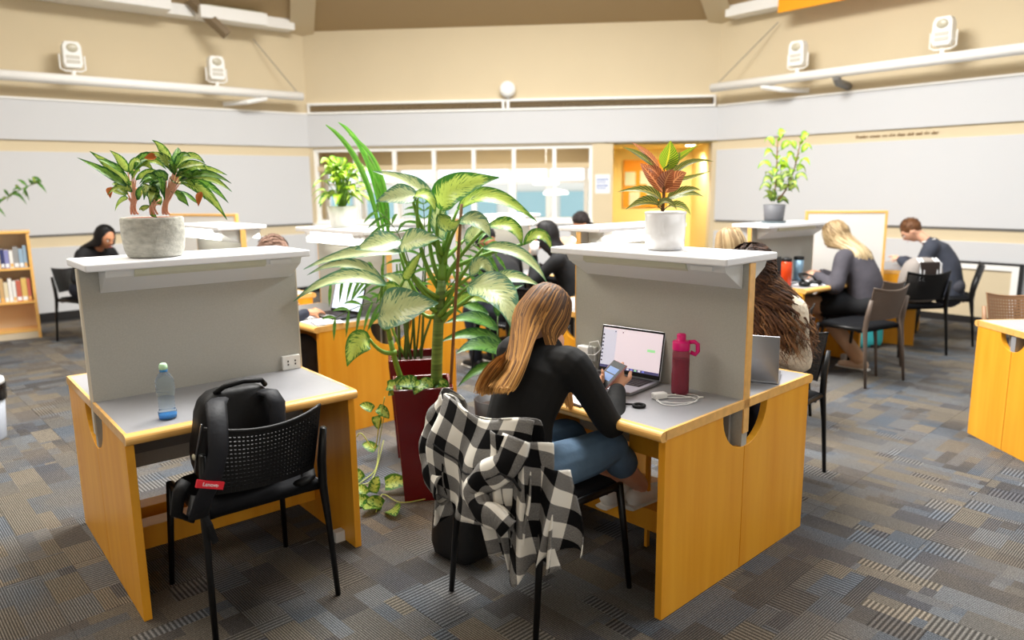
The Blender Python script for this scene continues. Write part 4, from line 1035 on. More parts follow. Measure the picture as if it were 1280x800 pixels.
# --- trailing pothos at the planter foot and rim
PT = thing('trailing_pothos', 'trailing heart-leaved vine spilling from the front planter onto the carpet', 'plant', PF + V(0, 0, .565), 0)
heart = lambda t: (math.sin(PI * min(1., t * .8 + .2) ** .9)) ** .7 if t < .98 else .04
random.seed(11)
def heart_leaf(p, d, sz, nh=(0, -.7, .7)):
    d = Vector(d).normalized(); leaf(p, Vector(p) + d * sz * .5 + V(0, 0, sz * .08), Vector(p) + d * sz, sz * .72, nh, ml_pothos, PT, .12, heart, n=8)
def vine(pts_, leaves):
    P = [Vector(p) for p in pts_]; inv = PT.location
    Q = []
    for i in range(len(P) - 1):
        p0, p1, p2, p3 = P[max(i - 1, 0)], P[i], P[i + 1], P[min(i + 2, len(P) - 1)]
        for q in range(5):
            t = q / 5; Q.append(.5 * ((2 * p1) + (p2 - p0) * t + (2 * p0 - 5 * p1 + 4 * p2 - p3) * t * t + (3 * p1 - p0 - 3 * p2 + p3) * t ** 3))
    Q.append(P[-1]); MB().tube([q - inv for q in Q], .0028, 6).build('vine', mat('pale vine', (166, 176, 90), .5), PT, True)
    for (p, d, s) in leaves: heart_leaf(p, d, s)
yv = PF.y - .13
vine([at(481, 496, yv), at(474, 530, yv - .02), at(468, 560, yv - .02), at(452, 542, yv), at(446, 546, yv)], [(at(466, 512, yv), (-.8, 0, .3), .07), (at(472, 510, yv), (.6, -.2, -.5), .08), (at(470, 520, yv), (.2, -.3, -1), .07)])
fl = lambda u, v: atz(u, v, .012)
vine([at(480, 520, yv + .05), fl(476, 572) + V(0, 0, .12), fl(470, 585), fl(455, 600), fl(446, 606)], [(fl(452, 600), (-.6, .3, .3), .10), (fl(470, 572) + V(0, 0, .05), (-.9, .2, .3), .09)])
vine([fl(446, 606), fl(466, 598), fl(480, 560) + V(0, 0, .05)], [])
vine([fl(470, 640), fl(478, 618), fl(500, 628), fl(530, 624), fl(550, 618)], [(fl(466, 616), (.3, .4, .9), .09), (fl(478, 632), (-.5, -.3, .3), .10), (fl(482, 612) + V(0, 0, .03), (.9, -.2, .1), .13), (fl(470, 632), (-.3, -.8, .2), .12), (fl(490, 636), (.3, -.9, .1), .12), (fl(460, 628), (-.9, -.4, .2), .10), (fl(458, 618), (-.8, .5, .4), .08)])
vine([at(556, 492, PF.y - .1), at(562, 520, PF.y - .1), at(563, 540, PF.y - .1)], [(at(566, 512, PF.y - .05), (.6, -.2, .3), .07), (at(570, 520, PF.y - .05), (.8, -.2, -.2), .06)])
for k in range(15):
    u = 484 + 5.2 * k; heart_leaf(at(u, 488 - random.random() * 12, PF.y - .12 + random.random() * .14), (random.uniform(-1, 1), random.uniform(-.9, -.2), random.uniform(-.5, .5)), random.uniform(.07, .10), (random.uniform(-.3, .3), -.8, .6))
heart_leaf(fl(520, 610) + V(0, 0, .05), (.9, -.1, .1), .11)
# --- shelf plants
def pot(name, label, P, prof, m, soil_r, soil_z, bev=0, cat_='plant pot'):
    t = thing(name, label, cat_, P); MB().lathe(prof, 36).build('body', m, t, True); MB().lathe([(soil_r, soil_z - .02), (soil_r, soil_z), (soil_r * .3, soil_z + .004)], 24).build('soil', m_soil, t); return t
PL_ = on(L_o, L_t, .305, CD, 1.326)
m_conc = mat('pitted concrete', (176, 174, 164), .85, var=.22, vscale=(30, 30, 60), bump=.5, bscale=55)
pt = pot('concrete_pot', 'round grey concrete pot on the left carrel shelf', PL_, [(.095, 0), (.108, .006), (.118, .035), (.125, .10), (.124, .160), (.119, .168), (.112, .168), (.110, .15)], m_conc, .111, .150)
MB().lathe([(.108, .158), (.112, .163), (.108, .166), (.101, .163)], 30).build('inner_rim', mat('terracotta rim', (112, 60, 42), .8), pt, True)
AG = thing('aglaonema', 'pink-stemmed leafy plant in the concrete pot', 'plant', PL_ + V(0, 0, .155), 0)
yA = PL_.y
cl = [(at(168, 268, yA), [((163, 232), (140, 210), (112, 189), .075), ((160, 215), (150, 200), (137, 188), .06), ((150, 222), (138, 212), (128, 214), .05), ((165, 220), (178, 205), (192, 214), .07), ((168, 212), (185, 196), (205, 208), .075), ((160, 243), (145, 232), (143, 232), .05), ((160, 248), (150, 252), (144, 262), .05), ((170, 225), (188, 216), (200, 218), .06), ((165, 240), (150, 234), (134, 244), .055), ((172, 250), (178, 236), (190, 240), .05)]),
      (at(208, 268, yA), [((216, 216), (206, 190), (190, 175), .07), ((218, 214), (204, 198), (186, 190), .065), ((220, 212), (238, 196), (256, 204), .07), ((222, 218), (245, 208), (262, 222), .08), ((225, 216), (255, 212), (284, 219), .065), ((224, 226), (256, 222), (290, 240), .08), ((226, 228), (256, 240), (284, 275), .08), ((224, 224), (246, 232), (250, 246), .055), ((218, 210), (222, 194), (222, 184), .06), ((222, 210), (240, 206), (258, 206), .07), ((214, 240), (226, 246), (236, 258), .06), ((208, 226), (196, 222), (175, 232), .10), ((212, 222), (230, 226), (246, 218), .09)]),
      (at(192, 268, yA - .03), [((192, 252), (186, 232), (180, 250), .10), ((195, 250), (200, 228), (206, 250), .09), ((196, 240), (190, 222), (174, 230), .08), ((188, 258), (178, 262), (176, 262), .05), ((200, 256), (196, 250), (188, 262), .06)])]
random.seed(4)
for gi, (c, lv) in enumerate(cl):
    for k in range(4): stalk([c + V(.008 * k - .012, .01 * (k % 2), 0), c + V(.006 * k - .01, 0, .04), at(168 + [0, 44, 24][gi] + 3 * k, [235, 228, 250][gi], yA)], .0042, ml_pink, AG, 'stem', .003)
    for (b, mm, tp, w) in lv:
        dy = random.uniform(-.10, .06); P0, P1, P2 = at(*b, yA - .01), at(*mm, yA + dy * .5), at(*tp, yA + dy)
        leaf(P0, P1, P2, w * .74, (random.uniform(-.3, .3), -.8, .6), ml_agla if random.random() < .6 else ml_agla2, AG, .2, n=8)
        stalk([c + V(0, 0, .03), (c + P0) * .5 + V(0, 0, .02), P0], .0036, ml_pink, AG, 'leaf_stalk', .0025)
        j = V(random.uniform(-.03, .03), random.uniform(-.05, .05), random.uniform(-.025, .02)); k2 = random.uniform(.65, .9)
        leaf(P0 + j * .4, P0 + (P1 - P0) * k2 + j, P0 + (P2 - P0) * k2 + j * 1.6, w * .6, (random.uniform(-.4, .4), -.8, .6), ml_agla if random.random() < .4 else ml_agla2, AG, .2, n=8)
for (b, tp) in [((140, 234), (138, 248)), ((252, 240), (248, 258)), ((196, 196), (180, 198))]:
    leaf(at(*b, yA - .03), (at(*b, yA - .03) + at(*tp, yA - .05)) * .5, at(*tp, yA - .05), .035, (0, -1, .2), ml_dry, AG, .5, name='dry_leaf', n=6)
PR_ = on(R_o, R_t, .50, CD, 1.326)
m_glaze = mat('white glaze', (232, 230, 228), .12, coat=.5, bump=.12, bscale=14)
pot('glazed_pot', 'glossy white glazed pot on the right carrel shelf', PR_, [(.066, 0), (.076, .004), (.083, .02), (.086, .09), (.085, .148), (.088, .152), (.089, .160), (.086, .164), (.080, .162), (.080, .145)], m_glaze, .081, .155)
CR = thing('croton', 'croton with bronze and yellow veined leaves in the white glazed pot', 'plant', PR_ + V(0, 0, .15), 0)
yC = PR_.y; c = at(828, 264, yC); stalk([c, at(830, 240, yC), at(830, 215, yC)], .007, m_cane, CR, 'stem', .005)
for (b, mm, tp, w, nh, k) in [((831, 212), (836, 194), (838, 176), .095, (0, -1, .1), 2), ((828, 240), (812, 218), (800, 204), .085, (.3, -.85, .3), 1), ((832, 240), (845, 224), (858, 216), .095, (-.3, -.9, .3), 1), ((826, 250), (806, 238), (772, 240), .055, (0, -.7, .7), 0), ((824, 256), (806, 252), (782, 262), .06, (0, -.75, .65), 0), ((834, 250), (855, 242), (880, 246), .06, (0, -.7, .7), 0), ((834, 248), (858, 238), (876, 238), .05, (0, -.7, .7), 0), ((836, 258), (852, 258), (864, 270), .05, (0, -.7, .7), 0),
                              ((836, 225), (860, 204), (892, 202), .035, (-.2, -.8, .5), 0), ((838, 228), (862, 222), (888, 214), .025, (-.2, -.8, .5), 0), ((824, 210), (808, 192), (790, 178), .035, (.3, -.9, .1), 1), ((822, 212), (800, 194), (778, 184), .03, (.3, -.9, .1), 0), ((838, 206), (856, 192), (872, 182), .03, (-.3, -.9, .1), 2), ((828, 230), (818, 214), (806, 210), .06, (.2, -.9, .3), 1), ((834, 214), (844, 200), (850, 190), .05, (-.3, -.9, .2), 0), ((830, 236), (834, 222), (842, 212), .08, (-.2, -.95, .2), 1), ((822, 258), (834, 252), (846, 262), .045, (0, -.7, .7), 0)]:
    dy = random.uniform(-.06, .04); leaf(at(*b, yC), at(*mm, yC + dy * .5), at(*tp, yC + dy), w, nh, [ml_croton, ml_crored, ml_croyel][k], CR, .2, n=8)
    stalk([at(829, b[1] + 6, yC), (at(829, b[1] + 4, yC) + at(*b, yC)) * .5, at(*b, yC)], .003, m_stem2, CR, 'leaf_stalk')
def bushy(name, label, P, spans, n, L, w, m, seed, hgt, spread, stems=None, m2=None):
    random.seed(seed); t = thing(name, label, 'plant', P, 0)
    for k in range(n):
        a = random.uniform(0, 2 * PI); e = random.uniform(-.1, 1.25); r = random.uniform(.2, 1) * spread
        p = P + V(math.cos(a) * r * math.cos(e) * .6, math.sin(a) * r * math.cos(e) * .6, .03 + hgt * (.15 + .7 * math.sin(max(e, 0.05)) * random.uniform(.6, 1)))
        d = V(math.cos(a) * math.cos(e), math.sin(a) * math.cos(e), math.sin(e) * .8); l = L * random.uniform(.7, 1.2)
        q = p + d * l + V(0, 0, -l * .45)
        leaf(p, (p + q) * .5 + V(0, 0, l * .22), q, w * random.uniform(.8, 1.2), d.cross(V(0, 0, 1)).cross(d) + V(0, -.3, .2), (m2 if m2 and random.random() < .35 else m), t, .15, n=7)
        stalk([P + V(math.cos(a) * .02, math.sin(a) * .02, 0), (P + p) * .5 + V(0, 0, .02), p], .004, m_stem, t, 'leaf_stalk', .002)
    return t
PC_ = on(C_o, C_t, .35, CD, 1.326)
pot('white_pot', 'plain white pot on the lit shelf behind the planters', PC_, [(.075, 0), (.085, .005), (.105, .15), (.098, .15), (.09, .12)], m_white, .095, .135)
bushy('pothos_bush', 'bright lime green bushy plant in the plain white pot', PC_ + V(0, 0, .13), None, 70, .15, .075, ml_lime, 8, .36, .24, m2=ml_agla)
PG_ = on(G_o, G_t, .33, CD, 1.25)
pot('grey_pot', 'dark grey pot with saucer on the right back carrel shelf', PG_, [(.075, 0), (.08, .004), (.096, .165), (.09, .165), (.085, .14)], mat('dark grey pot', (92, 92, 96), .6), .088, .15)
MB().lathe([(.1, 0), (.112, .018), (.10, .012)], 24, tuple(PG_ + V(0, 0, .001))).build('pot_saucer', mat('grey saucer', (96, 108, 112), .5))
tag(bpy.data.objects['pot_saucer'], 'grey saucer under the dark grey pot', 'saucer')
SG = thing('umbrella_tree', 'two-stemmed leafy plant in the dark grey pot', 'plant', PG_ + V(0, 0, .15), 0)
yg = PG_.y; random.seed(9); c = PG_ + V(0, 0, .15)
for (bx_, by_), pts_ in [((972, 200), [(967, 250), (970, 225), (972, 175)]), ((998, 200), [(972, 250), (988, 225), (1000, 180)])]:
    Q = [at(*p, yg) for p in pts_]; stalk(Q, .008, m_cane, SG, 'stem', .005)
    for k in range(17):
        t = .25 + .75 * k / 16; p = Q[0] * (1 - t) ** 2 + (Q[1] * 2 - (Q[0] + Q[2]) * .5) * 2 * t * (1 - t) + Q[2] * t * t
        a = k * 2.4; d = V(math.cos(a), math.sin(a), .25 + .5 * (t > .85)); l = random.uniform(.13, .19); q = p + d.normalized() * l
        leaf(p + (q - p) * .3, p + (q - p) * .65 + V(0, 0, .03), q + V(0, 0, -.04), .075, (0, -.6, .8), ml_lime if t > .55 else ml_agla, SG, .15, n=6)
        stalk([p, p + (q - p) * .15 + V(0, 0, .01), p + (q - p) * .3], .003, m_stem, SG, 'leaf_stalk')
for k in range(10):
    a = k * 2.1; p = c + V(0, 0, .03); q = p + V(math.cos(a) * .13, math.sin(a) * .13, random.uniform(-.02, .12)); leaf(p + (q - p) * .25, (p + q) * .5 + V(0, 0, .04), q, .07, (0, -.7, .7), ml_agla, SG, .15, n=6)
# plant on the bookcase and one behind the tan chair
PBk = Matrix.Translation(BC.location) @ Matrix.Rotation(.58, 4, 'Z') @ V(-.42, .15, 1.19)
pot('brown_pot', 'brown pot on the bookcase at the left frame edge', PBk, [(.08, 0), (.085, .005), (.10, .15), (.11, .15), (.11, .175), (.10, .175), (.09, .15)], mat('brown pot', (150, 124, 108), .7), .095, .16)
TB = thing('trailing_bamboo', 'arching green plant in the brown pot on the bookcase', 'plant', PBk + V(0, 0, .16), 0)
Q = [PBk + V(0, 0, .16), at(20, 240, PBk.y), at(52, 228, PBk.y - .05)]; stalk(Q, .006, m_stem, TB, 'stem', .003); random.seed(2)
for k in range(26):
    t = .15 + .85 * k / 25; p = Q[0] * (1 - t) ** 2 + (Q[1] * 2 - (Q[0] + Q[2]) * .5) * 2 * t * (1 - t) + Q[2] * t * t
    a = random.uniform(0, 2 * PI); q = p + V(math.cos(a) * .1, math.sin(a) * .06, random.uniform(-.14, .07)); leaf(p, (p + q) * .5 + V(0, 0, .02), q, .035, (0, -.8, .5), ml_palm if k % 3 else ml_agla, TB, .15, n=5)
# ------------------------------------------------------------------ people
def skin(name, c): return mat(name, c, .5, spec=.4, var=.05, vscale=(20, 20, 20))
def cloth(name, c, b=.3, sc=14, v=.12): return mat(name, c, .85, var=v, vscale=(9, 9, 9), bump=b, bscale=sc)
def head_fn(u, p):
    x, y, z = p
    if z < 0: x *= 1 - .30 * (abs(z) / .115) ** 1.6
    if z < 0 and y > 0: y *= 1 - .05 * abs(z) / .115
    if z < 0 and y < 0: y *= 1 - .35 * (abs(z) / .115) ** 1.2
    if y > .03:
        y += .024 * math.exp(-(x / .011) ** 2 - ((z + .022) / .02) ** 2)            # nose tip
        y += .012 * math.exp(-(x / .009) ** 2 - ((z + .002) / .022) ** 2)           # bridge
        for s in (-1, 1): y -= .011 * math.exp(-((x - s * .031) / .018) ** 2 - ((z - .004) / .013) ** 2)   # sockets
        y += .006 * math.exp(-((z - .026) / .012) ** 2 - (x / .055) ** 2)           # brow
        y += .007 * math.exp(-(x / .022) ** 2 - ((z + .056) / .010) ** 2)           # lips
        y -= .005 * math.exp(-(x / .03) ** 2 - ((z + .074) / .008) ** 2)
        y += .010 * math.exp(-(x / .03) ** 2 - ((z + .096) / .018) ** 2)            # chin
    return V(x, y, z)
def ik(S, W, l1, l2, pole):
    S, W = Vector(S), Vector(W); d = W - S; L = min(d.length, (l1 + l2) * .995); dn = d.normalized()
    a = (l1 * l1 - l2 * l2 + L * L) / (2 * L); h = math.sqrt(max(0, l1 * l1 - a * a))
    pl = Vector(pole); pl = (pl - dn * pl.dot(dn)).normalized()
    return S + dn * a + pl * h, S + dn * L
def hand(mb, W, fwd, palm, side, curl=.5, spread=1., sc=1., thumb=.6):
    "five-fingered hand added to mb: W wrist, fwd pointing to the fingers, palm the way the palm faces, side +1 right / -1 left"
    f = Vector(fwd).normalized(); pn = Vector(palm); pn = (pn - f * pn.dot(f)).normalized(); lat = f.cross(pn) * -side   # towards the thumb
    lat = pn.cross(f) * side if True else lat
    W = Vector(W)
    mb.limb([W - f * .02, W + f * .02 * sc, W + f * .075 * sc], [(.024 * sc, .017 * sc), (.034 * sc, .015 * sc), (.038 * sc, .012 * sc)], 10, lat)
    for k, (o_, l) in enumerate([(.029, .072), (.010, .08), (-.010, .074), (-.028, .058)]):
        b = W + f * (.078 - .004 * abs(k - 1)) * sc + lat * o_ * sc
        d = (f + lat * o_ * 3.0 * spread).normalized(); a = curl * (.75 + .1 * k); pts_ = [b - d * .02 * sc, b]; p = b
        for seg in (.45, .32, .25):
            d = (d * math.cos(a) + pn * math.sin(a)).normalized(); p = p + d * l * seg * sc; pts_.append(p)
        mb.limb(pts_, [.0095 * sc, .0095 * sc, .0088 * sc, .008 * sc, .0068 * sc], 8)
    b = W + f * .025 * sc + lat * .026 * sc + pn * .006; d = (lat * .75 + f * .6 + pn * thumb * .6).normalized(); d2 = (lat * .2 + f * .85 + pn * thumb).normalized()
    mb.limb([W + f * .015 * sc + lat * .012, b, b + d * .035 * sc, b + d * .035 * sc + d2 * .026 * sc, b + d * .035 * sc + d2 * .05 * sc], [.014 * sc, .014 * sc, .0105 * sc, .0095 * sc, .0075 * sc], 8)
def person(label, loc, yaw, skin_m, top_m, legs_m, hair, seat=.47, lean=.25, pitch=.5, wrists=None, head_yaw=0., head_roll=0., vox=.012, shoe_m=None, feet=None, spine_bend=.25, long_sleeve=True, bare_shin=False, poles=None, hands=None, neck_shift=0., collar=None, neck=.185, head_off=(0, 0, 0), bulk=0., waist=None, knees=None):
    t = thing('person', label, 'person', (loc[0], loc[1], 0), yaw)
    P = V(0, 0, seat + .10)
    d1 = V(0, math.sin(lean * .7), math.cos(lean * .7)); d2 = V(0, math.sin(lean + spine_bend), math.cos(lean + spine_bend))
    M1 = P + d1 * .20; C = M1 + d2 * .16; N = C + d2 * .11 + V(neck_shift, 0, 0)
    d3 = V(0, math.sin(lean + spine_bend + pitch * .4), math.cos(lean + spine_bend + pitch * .4)); H = N + d3 * neck + V(0, .02, 0) + Vector(head_off)
    HM = Matrix.Translation(H) @ Matrix.Rotation(head_yaw, 4, 'Z') @ Matrix.Rotation(-pitch, 4, 'X') @ Matrix.Rotation(head_roll, 4, 'Y')
    bx_ = V(1, 0, 0)
    mb = MB()
    mb.limb([P, M1, C, N - d2 * .03], [(.13, .09), (.11, .08), (.14, .085), (.10, .06)], 14, bx_)
    mb.limb([N - d2 * .06, N + d3 * .04, H - d3 * .05 + V(0, -.015, 0)], [.06, .052, .052], 12)
    mb.ell((0, 0, 0), (.075, .094, .115), 32, 24, head_fn, HM)
    for s in (-1, 1): mb.ell((s * .076, -.008, -.005), (.010, .02, .03), 10, 8, None, HM)
    if bare_shin is None: pass
    shoes = []; tb = MB(); pb_ = MB(); jo = {}
    tb.limb([P - d1 * (.04 + bulk * 2), P + d1 * .06, M1, C, N - d2 * .045, N + d3 * .012], [(.170 + bulk, .118 + bulk), (.152 + bulk * 1.3, .112 + bulk * 1.3), (.145 + bulk * 1.2, .108 + bulk * 1.2), (.168 + bulk * .5, .112 + bulk), (.125, .085 + bulk * .4), (.062, .058)], 18, bx_)
    for s in (-1, 1):
        S = N + bx_ * s * .165 - d2 * .045; k = (s + 1) // 2
        w = Vector(wrists[k]) if wrists else P + V(s * .13, .40, .19)
        E, w = ik(S, w, .285, .255, poles[k] if poles else V(s * .7, -.3, -1))
        fo = (w - E).normalized(); jo[s] = (S, E, w)
        mb.limb([S, S * .5 + E * .5, E, E * .5 + w * .5, w], [.040, .038, .034, .031, .022], 12)
        if hands and hands[k]: f_, p_, c_ = hands[k][:3]; hand(mb, w, f_, p_, s, c_)
        else: hand(mb, w, fo + V(0, 0, -.15), V(-s * .5, .2, -1), s, .45)
        sl = w - fo * .02 if long_sleeve else E
        tb.limb([N + bx_ * s * .09 - d2 * .05, S, S * .5 + E * .5, E, E * .5 + sl * .5, sl], [.070, .068 + bulk * .4, .056 + bulk * .5, .050 + bulk * .6, .044 + bulk * .5, .036 + bulk * .4], 14)
        hp = V(s * .095, .0, seat + .075); kn = V(s * .125, .43, seat + .06) if not knees else Vector(knees[k]); ft = Vector(feet[k]) if feet else V(s * .13, .40 + .05 * s, .0)
        an = ft + V(0, 0, .09); up_ = (kn - an).normalized()
        mb.limb([hp, hp * .4 + kn * .6, kn, kn * .45 + an * .55 + V(0, -.015, 0), an], [.075, .068, .054, .050, .036], 12)
        mb.limb([an + V(0, -.03, -.04), an + V(0, .05, -.055), an + V(0, .14, -.065)], [.036, (.042, .026), (.04, .018)], 10, bx_)
        hem = an if not bare_shin else kn * .62 + an * .38
        pb_.limb([hp + V(-s * .03, -.06, .01), hp * .4 + kn * .6, kn, kn * .6 + hem * .4, hem], [(.115, .10), (.092, .088), .074, .068, .060 if not bare_shin else .072], 14)
        shoes.append((an, s))
    pb_.limb([P - d1 * .07, P + d1 * .03], [(.172, .122), (.165, .118)], 14, bx_)
    mb.build('body', skin_m, t, remesh=vox, rsm=3)
    tb.build('top', top_m, t, remesh=vox * 1.1, rsm=4); pb_.build('trousers', legs_m, t, remesh=vox * 1.2, rsm=4)
    for an, s in shoes:
        m2 = MB(); m2.limb([an + V(0, -.045, -.045), an + V(0, .05, -.055), an + V(0, .15, -.06)], [(.040, .042), (.048, .038), (.045, .026)], 12, bx_)
        sh_ = m2.build('shoe', shoe_m or m_black, t, True); MB().tube([an + V(0, -.09, -.082), an + V(0, .06, -.082), an + V(0, .19, -.082)], [(.036, .010), (.05, .010), (.036, .010)], 10, bx_).build('sole', mat('white sole', (226, 222, 214), .5), sh_)
    for s in (-1, 1):
        e = MB().ell((s * .031, .0775, .004), (.012, .011, .009), 12, 8, None, HM).build('eye', mat('eye white', (226, 222, 216), .2), t, True)
        MB().ell((s * .031, .0865, .004), (.0055, .004, .0055), 10, 6, None, HM).build('iris', m_black, e, True)
        MB().tube([HM @ V(s * (.014 + .011 * k), .094 - .003 * k * k, .026 + .003 * (1 - abs(k - 1))) for k in range(4)], .0035, 5).build('eyebrow', mat('brow hair', (52, 38, 28), .8), t)
    MB().tube([HM @ V(x, .1005 - 8 * x * x, -.058 + 3 * x * x) for x in (-.022, -.012, 0, .012, .022)], [(.003, .003), (.004, .005), (.004, .006), (.004, .005), (.003, .003)], 6).build('mouth', mat('lip', (176, 96, 88), .5), t, True)
    if collar: MB().tube([N + d3 * .012 + V(.066 * math.cos(a), .062 * math.sin(a), .012 - .02 * math.sin(a)) for a in [2 * PI * k / 20 for k in range(21)]], [(.004, .009)] * 21, 6).build('collar', collar, t, True)
    hair(t, HM, N, d2)
    return t, HM, N, jo
def hair_mat(name, stops, band=8.):
    m = mat(name, stops[0], .55, spec=.3); h = NT(m)
    uvn = h.n('ShaderNodeUVMap'); x, y, z = h.sep(uvn.outputs[0])
    rnd = h.white(h.comb(h.m('FLOOR', x)), '3D')['Value']
    g = h.n('ShaderNodeNewGeometry')
    f = h.m('ADD', h.m('MULTIPLY', rnd, .62), h.m('SUBTRACT', h.m('MULTIPLY', y, .62), .12))
    h.link(h.ramp(f, [(k / (len(stops) - 1), c) for k, c in enumerate(stops)], 'LINEAR'), h.b.inputs['Base Color'])
    return m
def cap_hair(m, sc=(.083, .098, .112), off=(0, -.020, .022), name='hair', rough=0.004, seed=1):
    def f(t, HM, N, d2):
        random.seed(seed); ph = random.random() * 6
        def fn(u, p):
            k = 1 + rough * 8 * (math.sin(u.x * 14 + ph) * math.sin(u.y * 11 + u.z * 9) * .5)
            p = p * k
            if p.z < -.02 and p.y < .02: p = V(p.x * .93, p.y * .94, p.z * .8)
            return p
        MB().ell(off, sc, 30, 20, fn, HM).build(name, m, t, True)
        mb = MB()
        for k in range(140):   # short locks combed over the cap
            a = random.uniform(0, 2 * PI); e = random.uniform(.05, 1.45); u = V(math.cos(a) * math.cos(e), math.sin(a) * math.cos(e), math.sin(e))
            p = V(u.x * sc[0], u.y * sc[1], u.z * sc[2]) * 1.015 + Vector(off); tg = V(0, 1, 0) - u * u.y; tg = (tg + V(random.uniform(-.5, .5), 0, -.25)).normalized(); sd = u.cross(tg).normalized() * .006
            q = [p - tg * .02, p + u * .006, p + tg * .022 + u * .001]
            vs = []; uv = []
            for i, c in enumerate(q): w = [.7, 1, .15][i]; vs += [c - sd * w, c + sd * w]; uv += [(k + .2, i / 2), (k + .8, i / 2)]
            mb.add(vs, [(0, 1, 3, 2), (2, 3, 5, 4)], uv, HM)
        mb.build('hair_locks', m, t, True, fix=False)
    return f
def strand(mb, pts_, w, idx, nrm_hint, curl=None, n=12):
    P = [Vector(p) for p in pts_]; Q = []
    for i in range(len(P) - 1):
        p0, p1, p2, p3 = P[max(i - 1, 0)], P[i], P[i + 1], P[min(i + 2, len(P) - 1)]
        m = max(2, n // (len(P) - 1))
        for q in range(m):
            t = q / m; Q.append(.5 * ((2 * p1) + (p2 - p0) * t + (2 * p0 - 5 * p1 + 4 * p2 - p3) * t * t + (3 * p1 - p0 - 3 * p2 + p3) * t ** 3))
    Q.append(P[-1]); k = len(Q)
    if curl:
        am, fr, ph = curl
        Q = [q + V(math.cos(i * fr + ph), math.sin(i * fr + ph), 0) * am * min(1, i / 5) for i, q in enumerate(Q)]
    vs = []; uv = []; fs = []
    for i, q in enumerate(Q):
        tg = (Q[min(i + 1, k - 1)] - Q[max(0, i - 1)]).normalized(); sx = tg.cross(Vector(nrm_hint)); sx = sx.normalized() if sx.length > 1e-4 else tg.orthogonal().normalized()
        nn = sx.cross(tg)
        ww = w * (1 - .75 * max(0, (i / (k - 1) - .75) / .25)) * (.5 + .5 * min(1, i / 2))
        vs += [q - sx * ww, q + nn * ww * .45, q + sx * ww]; uv += [(idx + .2, i / (k - 1)), (idx + .5, i / (k - 1)), (idx + .8, i / (k - 1))]
    for i in range(k - 1):
        a = 3 * i; fs += [(a, a + 1, a + 4, a + 3), (a + 1, a + 2, a + 5, a + 4)]
    mb.add(vs, fs, uv)
def long_hair(m, ends, n=420, hang=9., w=.006, curl=None, seed=3, cover=2.5, face=.62, vol=1.0, capm=None, part=.0):
    "ends(phi, layer) -> list of lower points in person space; phi measured from the back of the head, + towards the right"
    def f(t, HM, N, d2):
        random.seed(seed); mb = MB()
        sc = (.085 * vol, .100 * vol, .115 * vol); off = V(0, -.018, .018)
        MB().ell(off, tuple(x * .955 for x in sc), 24, 16, lambda u, p: (p if p.z > -.03 or p.y > 0 else V(p.x * .9, p.y * .9, p.z)), HM).build('hair_base', capm or m, t, True)
        for k in range(n):
            phi = random.uniform(-cover, cover); lay = random.random()
            s = math.sin(phi); c = -math.cos(phi)       # c = -1 at the back
            top = HM @ (off + V(part + .010 * math.copysign(1, s) + s * .01, (yy := (random.uniform(-.06, .055) if abs(phi) < 1.4 else random.uniform(.0, .07))), 0) + V(0, 0, sc[2] * math.sqrt(1 - (yy / sc[1]) ** 2) * (1.0 + .02 * lay)))
            e1 = .75; r = 1.03 + .06 * lay
            a1 = HM @ (off + V(s * math.cos(e1) * sc[0], c * math.cos(e1) * sc[1], math.sin(e1) * sc[2]) * r)
            a2 = HM @ (off + V(s * sc[0], c * sc[1], .0) * (r + .03))
            a3 = HM @ (off + V(s * sc[0] * 1.0, c * sc[1] * .95, -.075) * (r + .05))
            low = ends(phi, lay)
            if phi > hang:
                g = (phi - hang) / (cover - hang); ln_ = random.uniform(.9, 1.05)
                low = [a3 + V(.006, .012 + .01 * g, -.07 * ln_), a3 + V(.012, .03 + .02 * g, -.14 * ln_), a3 + V(.016, .045 + .03 * g, -.29 * ln_)]
            hint = (a2 - HM.translation).normalized()
            strand(mb, [top, a1, a2, a3] + low, w * random.uniform(.7, 1.3), k, hint, (curl[0] * random.uniform(.6, 1.3), curl[1] * random.uniform(.8, 1.2), random.uniform(0, 6)) if curl else None, n=18 if not curl else 40)
        mb.build('hair', m, t, True, fix=False)
    return f
sk_light = skin('fair skin', (226, 172, 142)); sk_mid = skin('tan skin', (198, 138, 102)); sk_brown = skin('brown skin', (150, 98, 68))
c_black = cloth('black knit', (9, 9, 10), .25, 20); c_blackm = cloth('black cotton', (16, 16, 19)); c_navy = cloth('navy cotton', (34, 38, 52)); c_denim = mat('blue denim', (94, 122, 150), .85, var=.25, vscale=(6, 6, 6), bump=.25, bscale=30)
c_blazer = cloth('charcoal blazer wool', (70, 67, 74), .5, 12); c_blazer2 = cloth('slate blazer wool', (58, 62, 74), .5, 12); c_tights = mat('nude tights', (196, 156, 124), .6); c_grey = cloth('grey trousers', (70, 70, 78)); c_cream = mat('cream cable knit', (224, 210, 188), .9, bump=.9, bscale=55, var=.12, vscale=(60, 60, 60)); c_beige = cloth('beige hoodie', (196, 168, 140))
h_blonde = hair_mat('dark blonde hair', [(40, 25, 16), (78, 52, 30), (130, 88, 46), (190, 136, 70), (214, 164, 96)])
h_light = hair_mat('light blonde hair', [(104, 82, 56), (152, 126, 90), (190, 166, 126), (220, 202, 166)])
h_brown = hair_mat('brown curls', [(30, 18, 13), (58, 36, 24), (96, 62, 38), (150, 106, 66)])
h_black = hair_mat('black hair', [(12, 11, 12), (24, 21, 22), (36, 30, 30)]); h_short = hair_mat('short brown hair', [(70, 44, 28), (104, 68, 42), (130, 88, 56)])

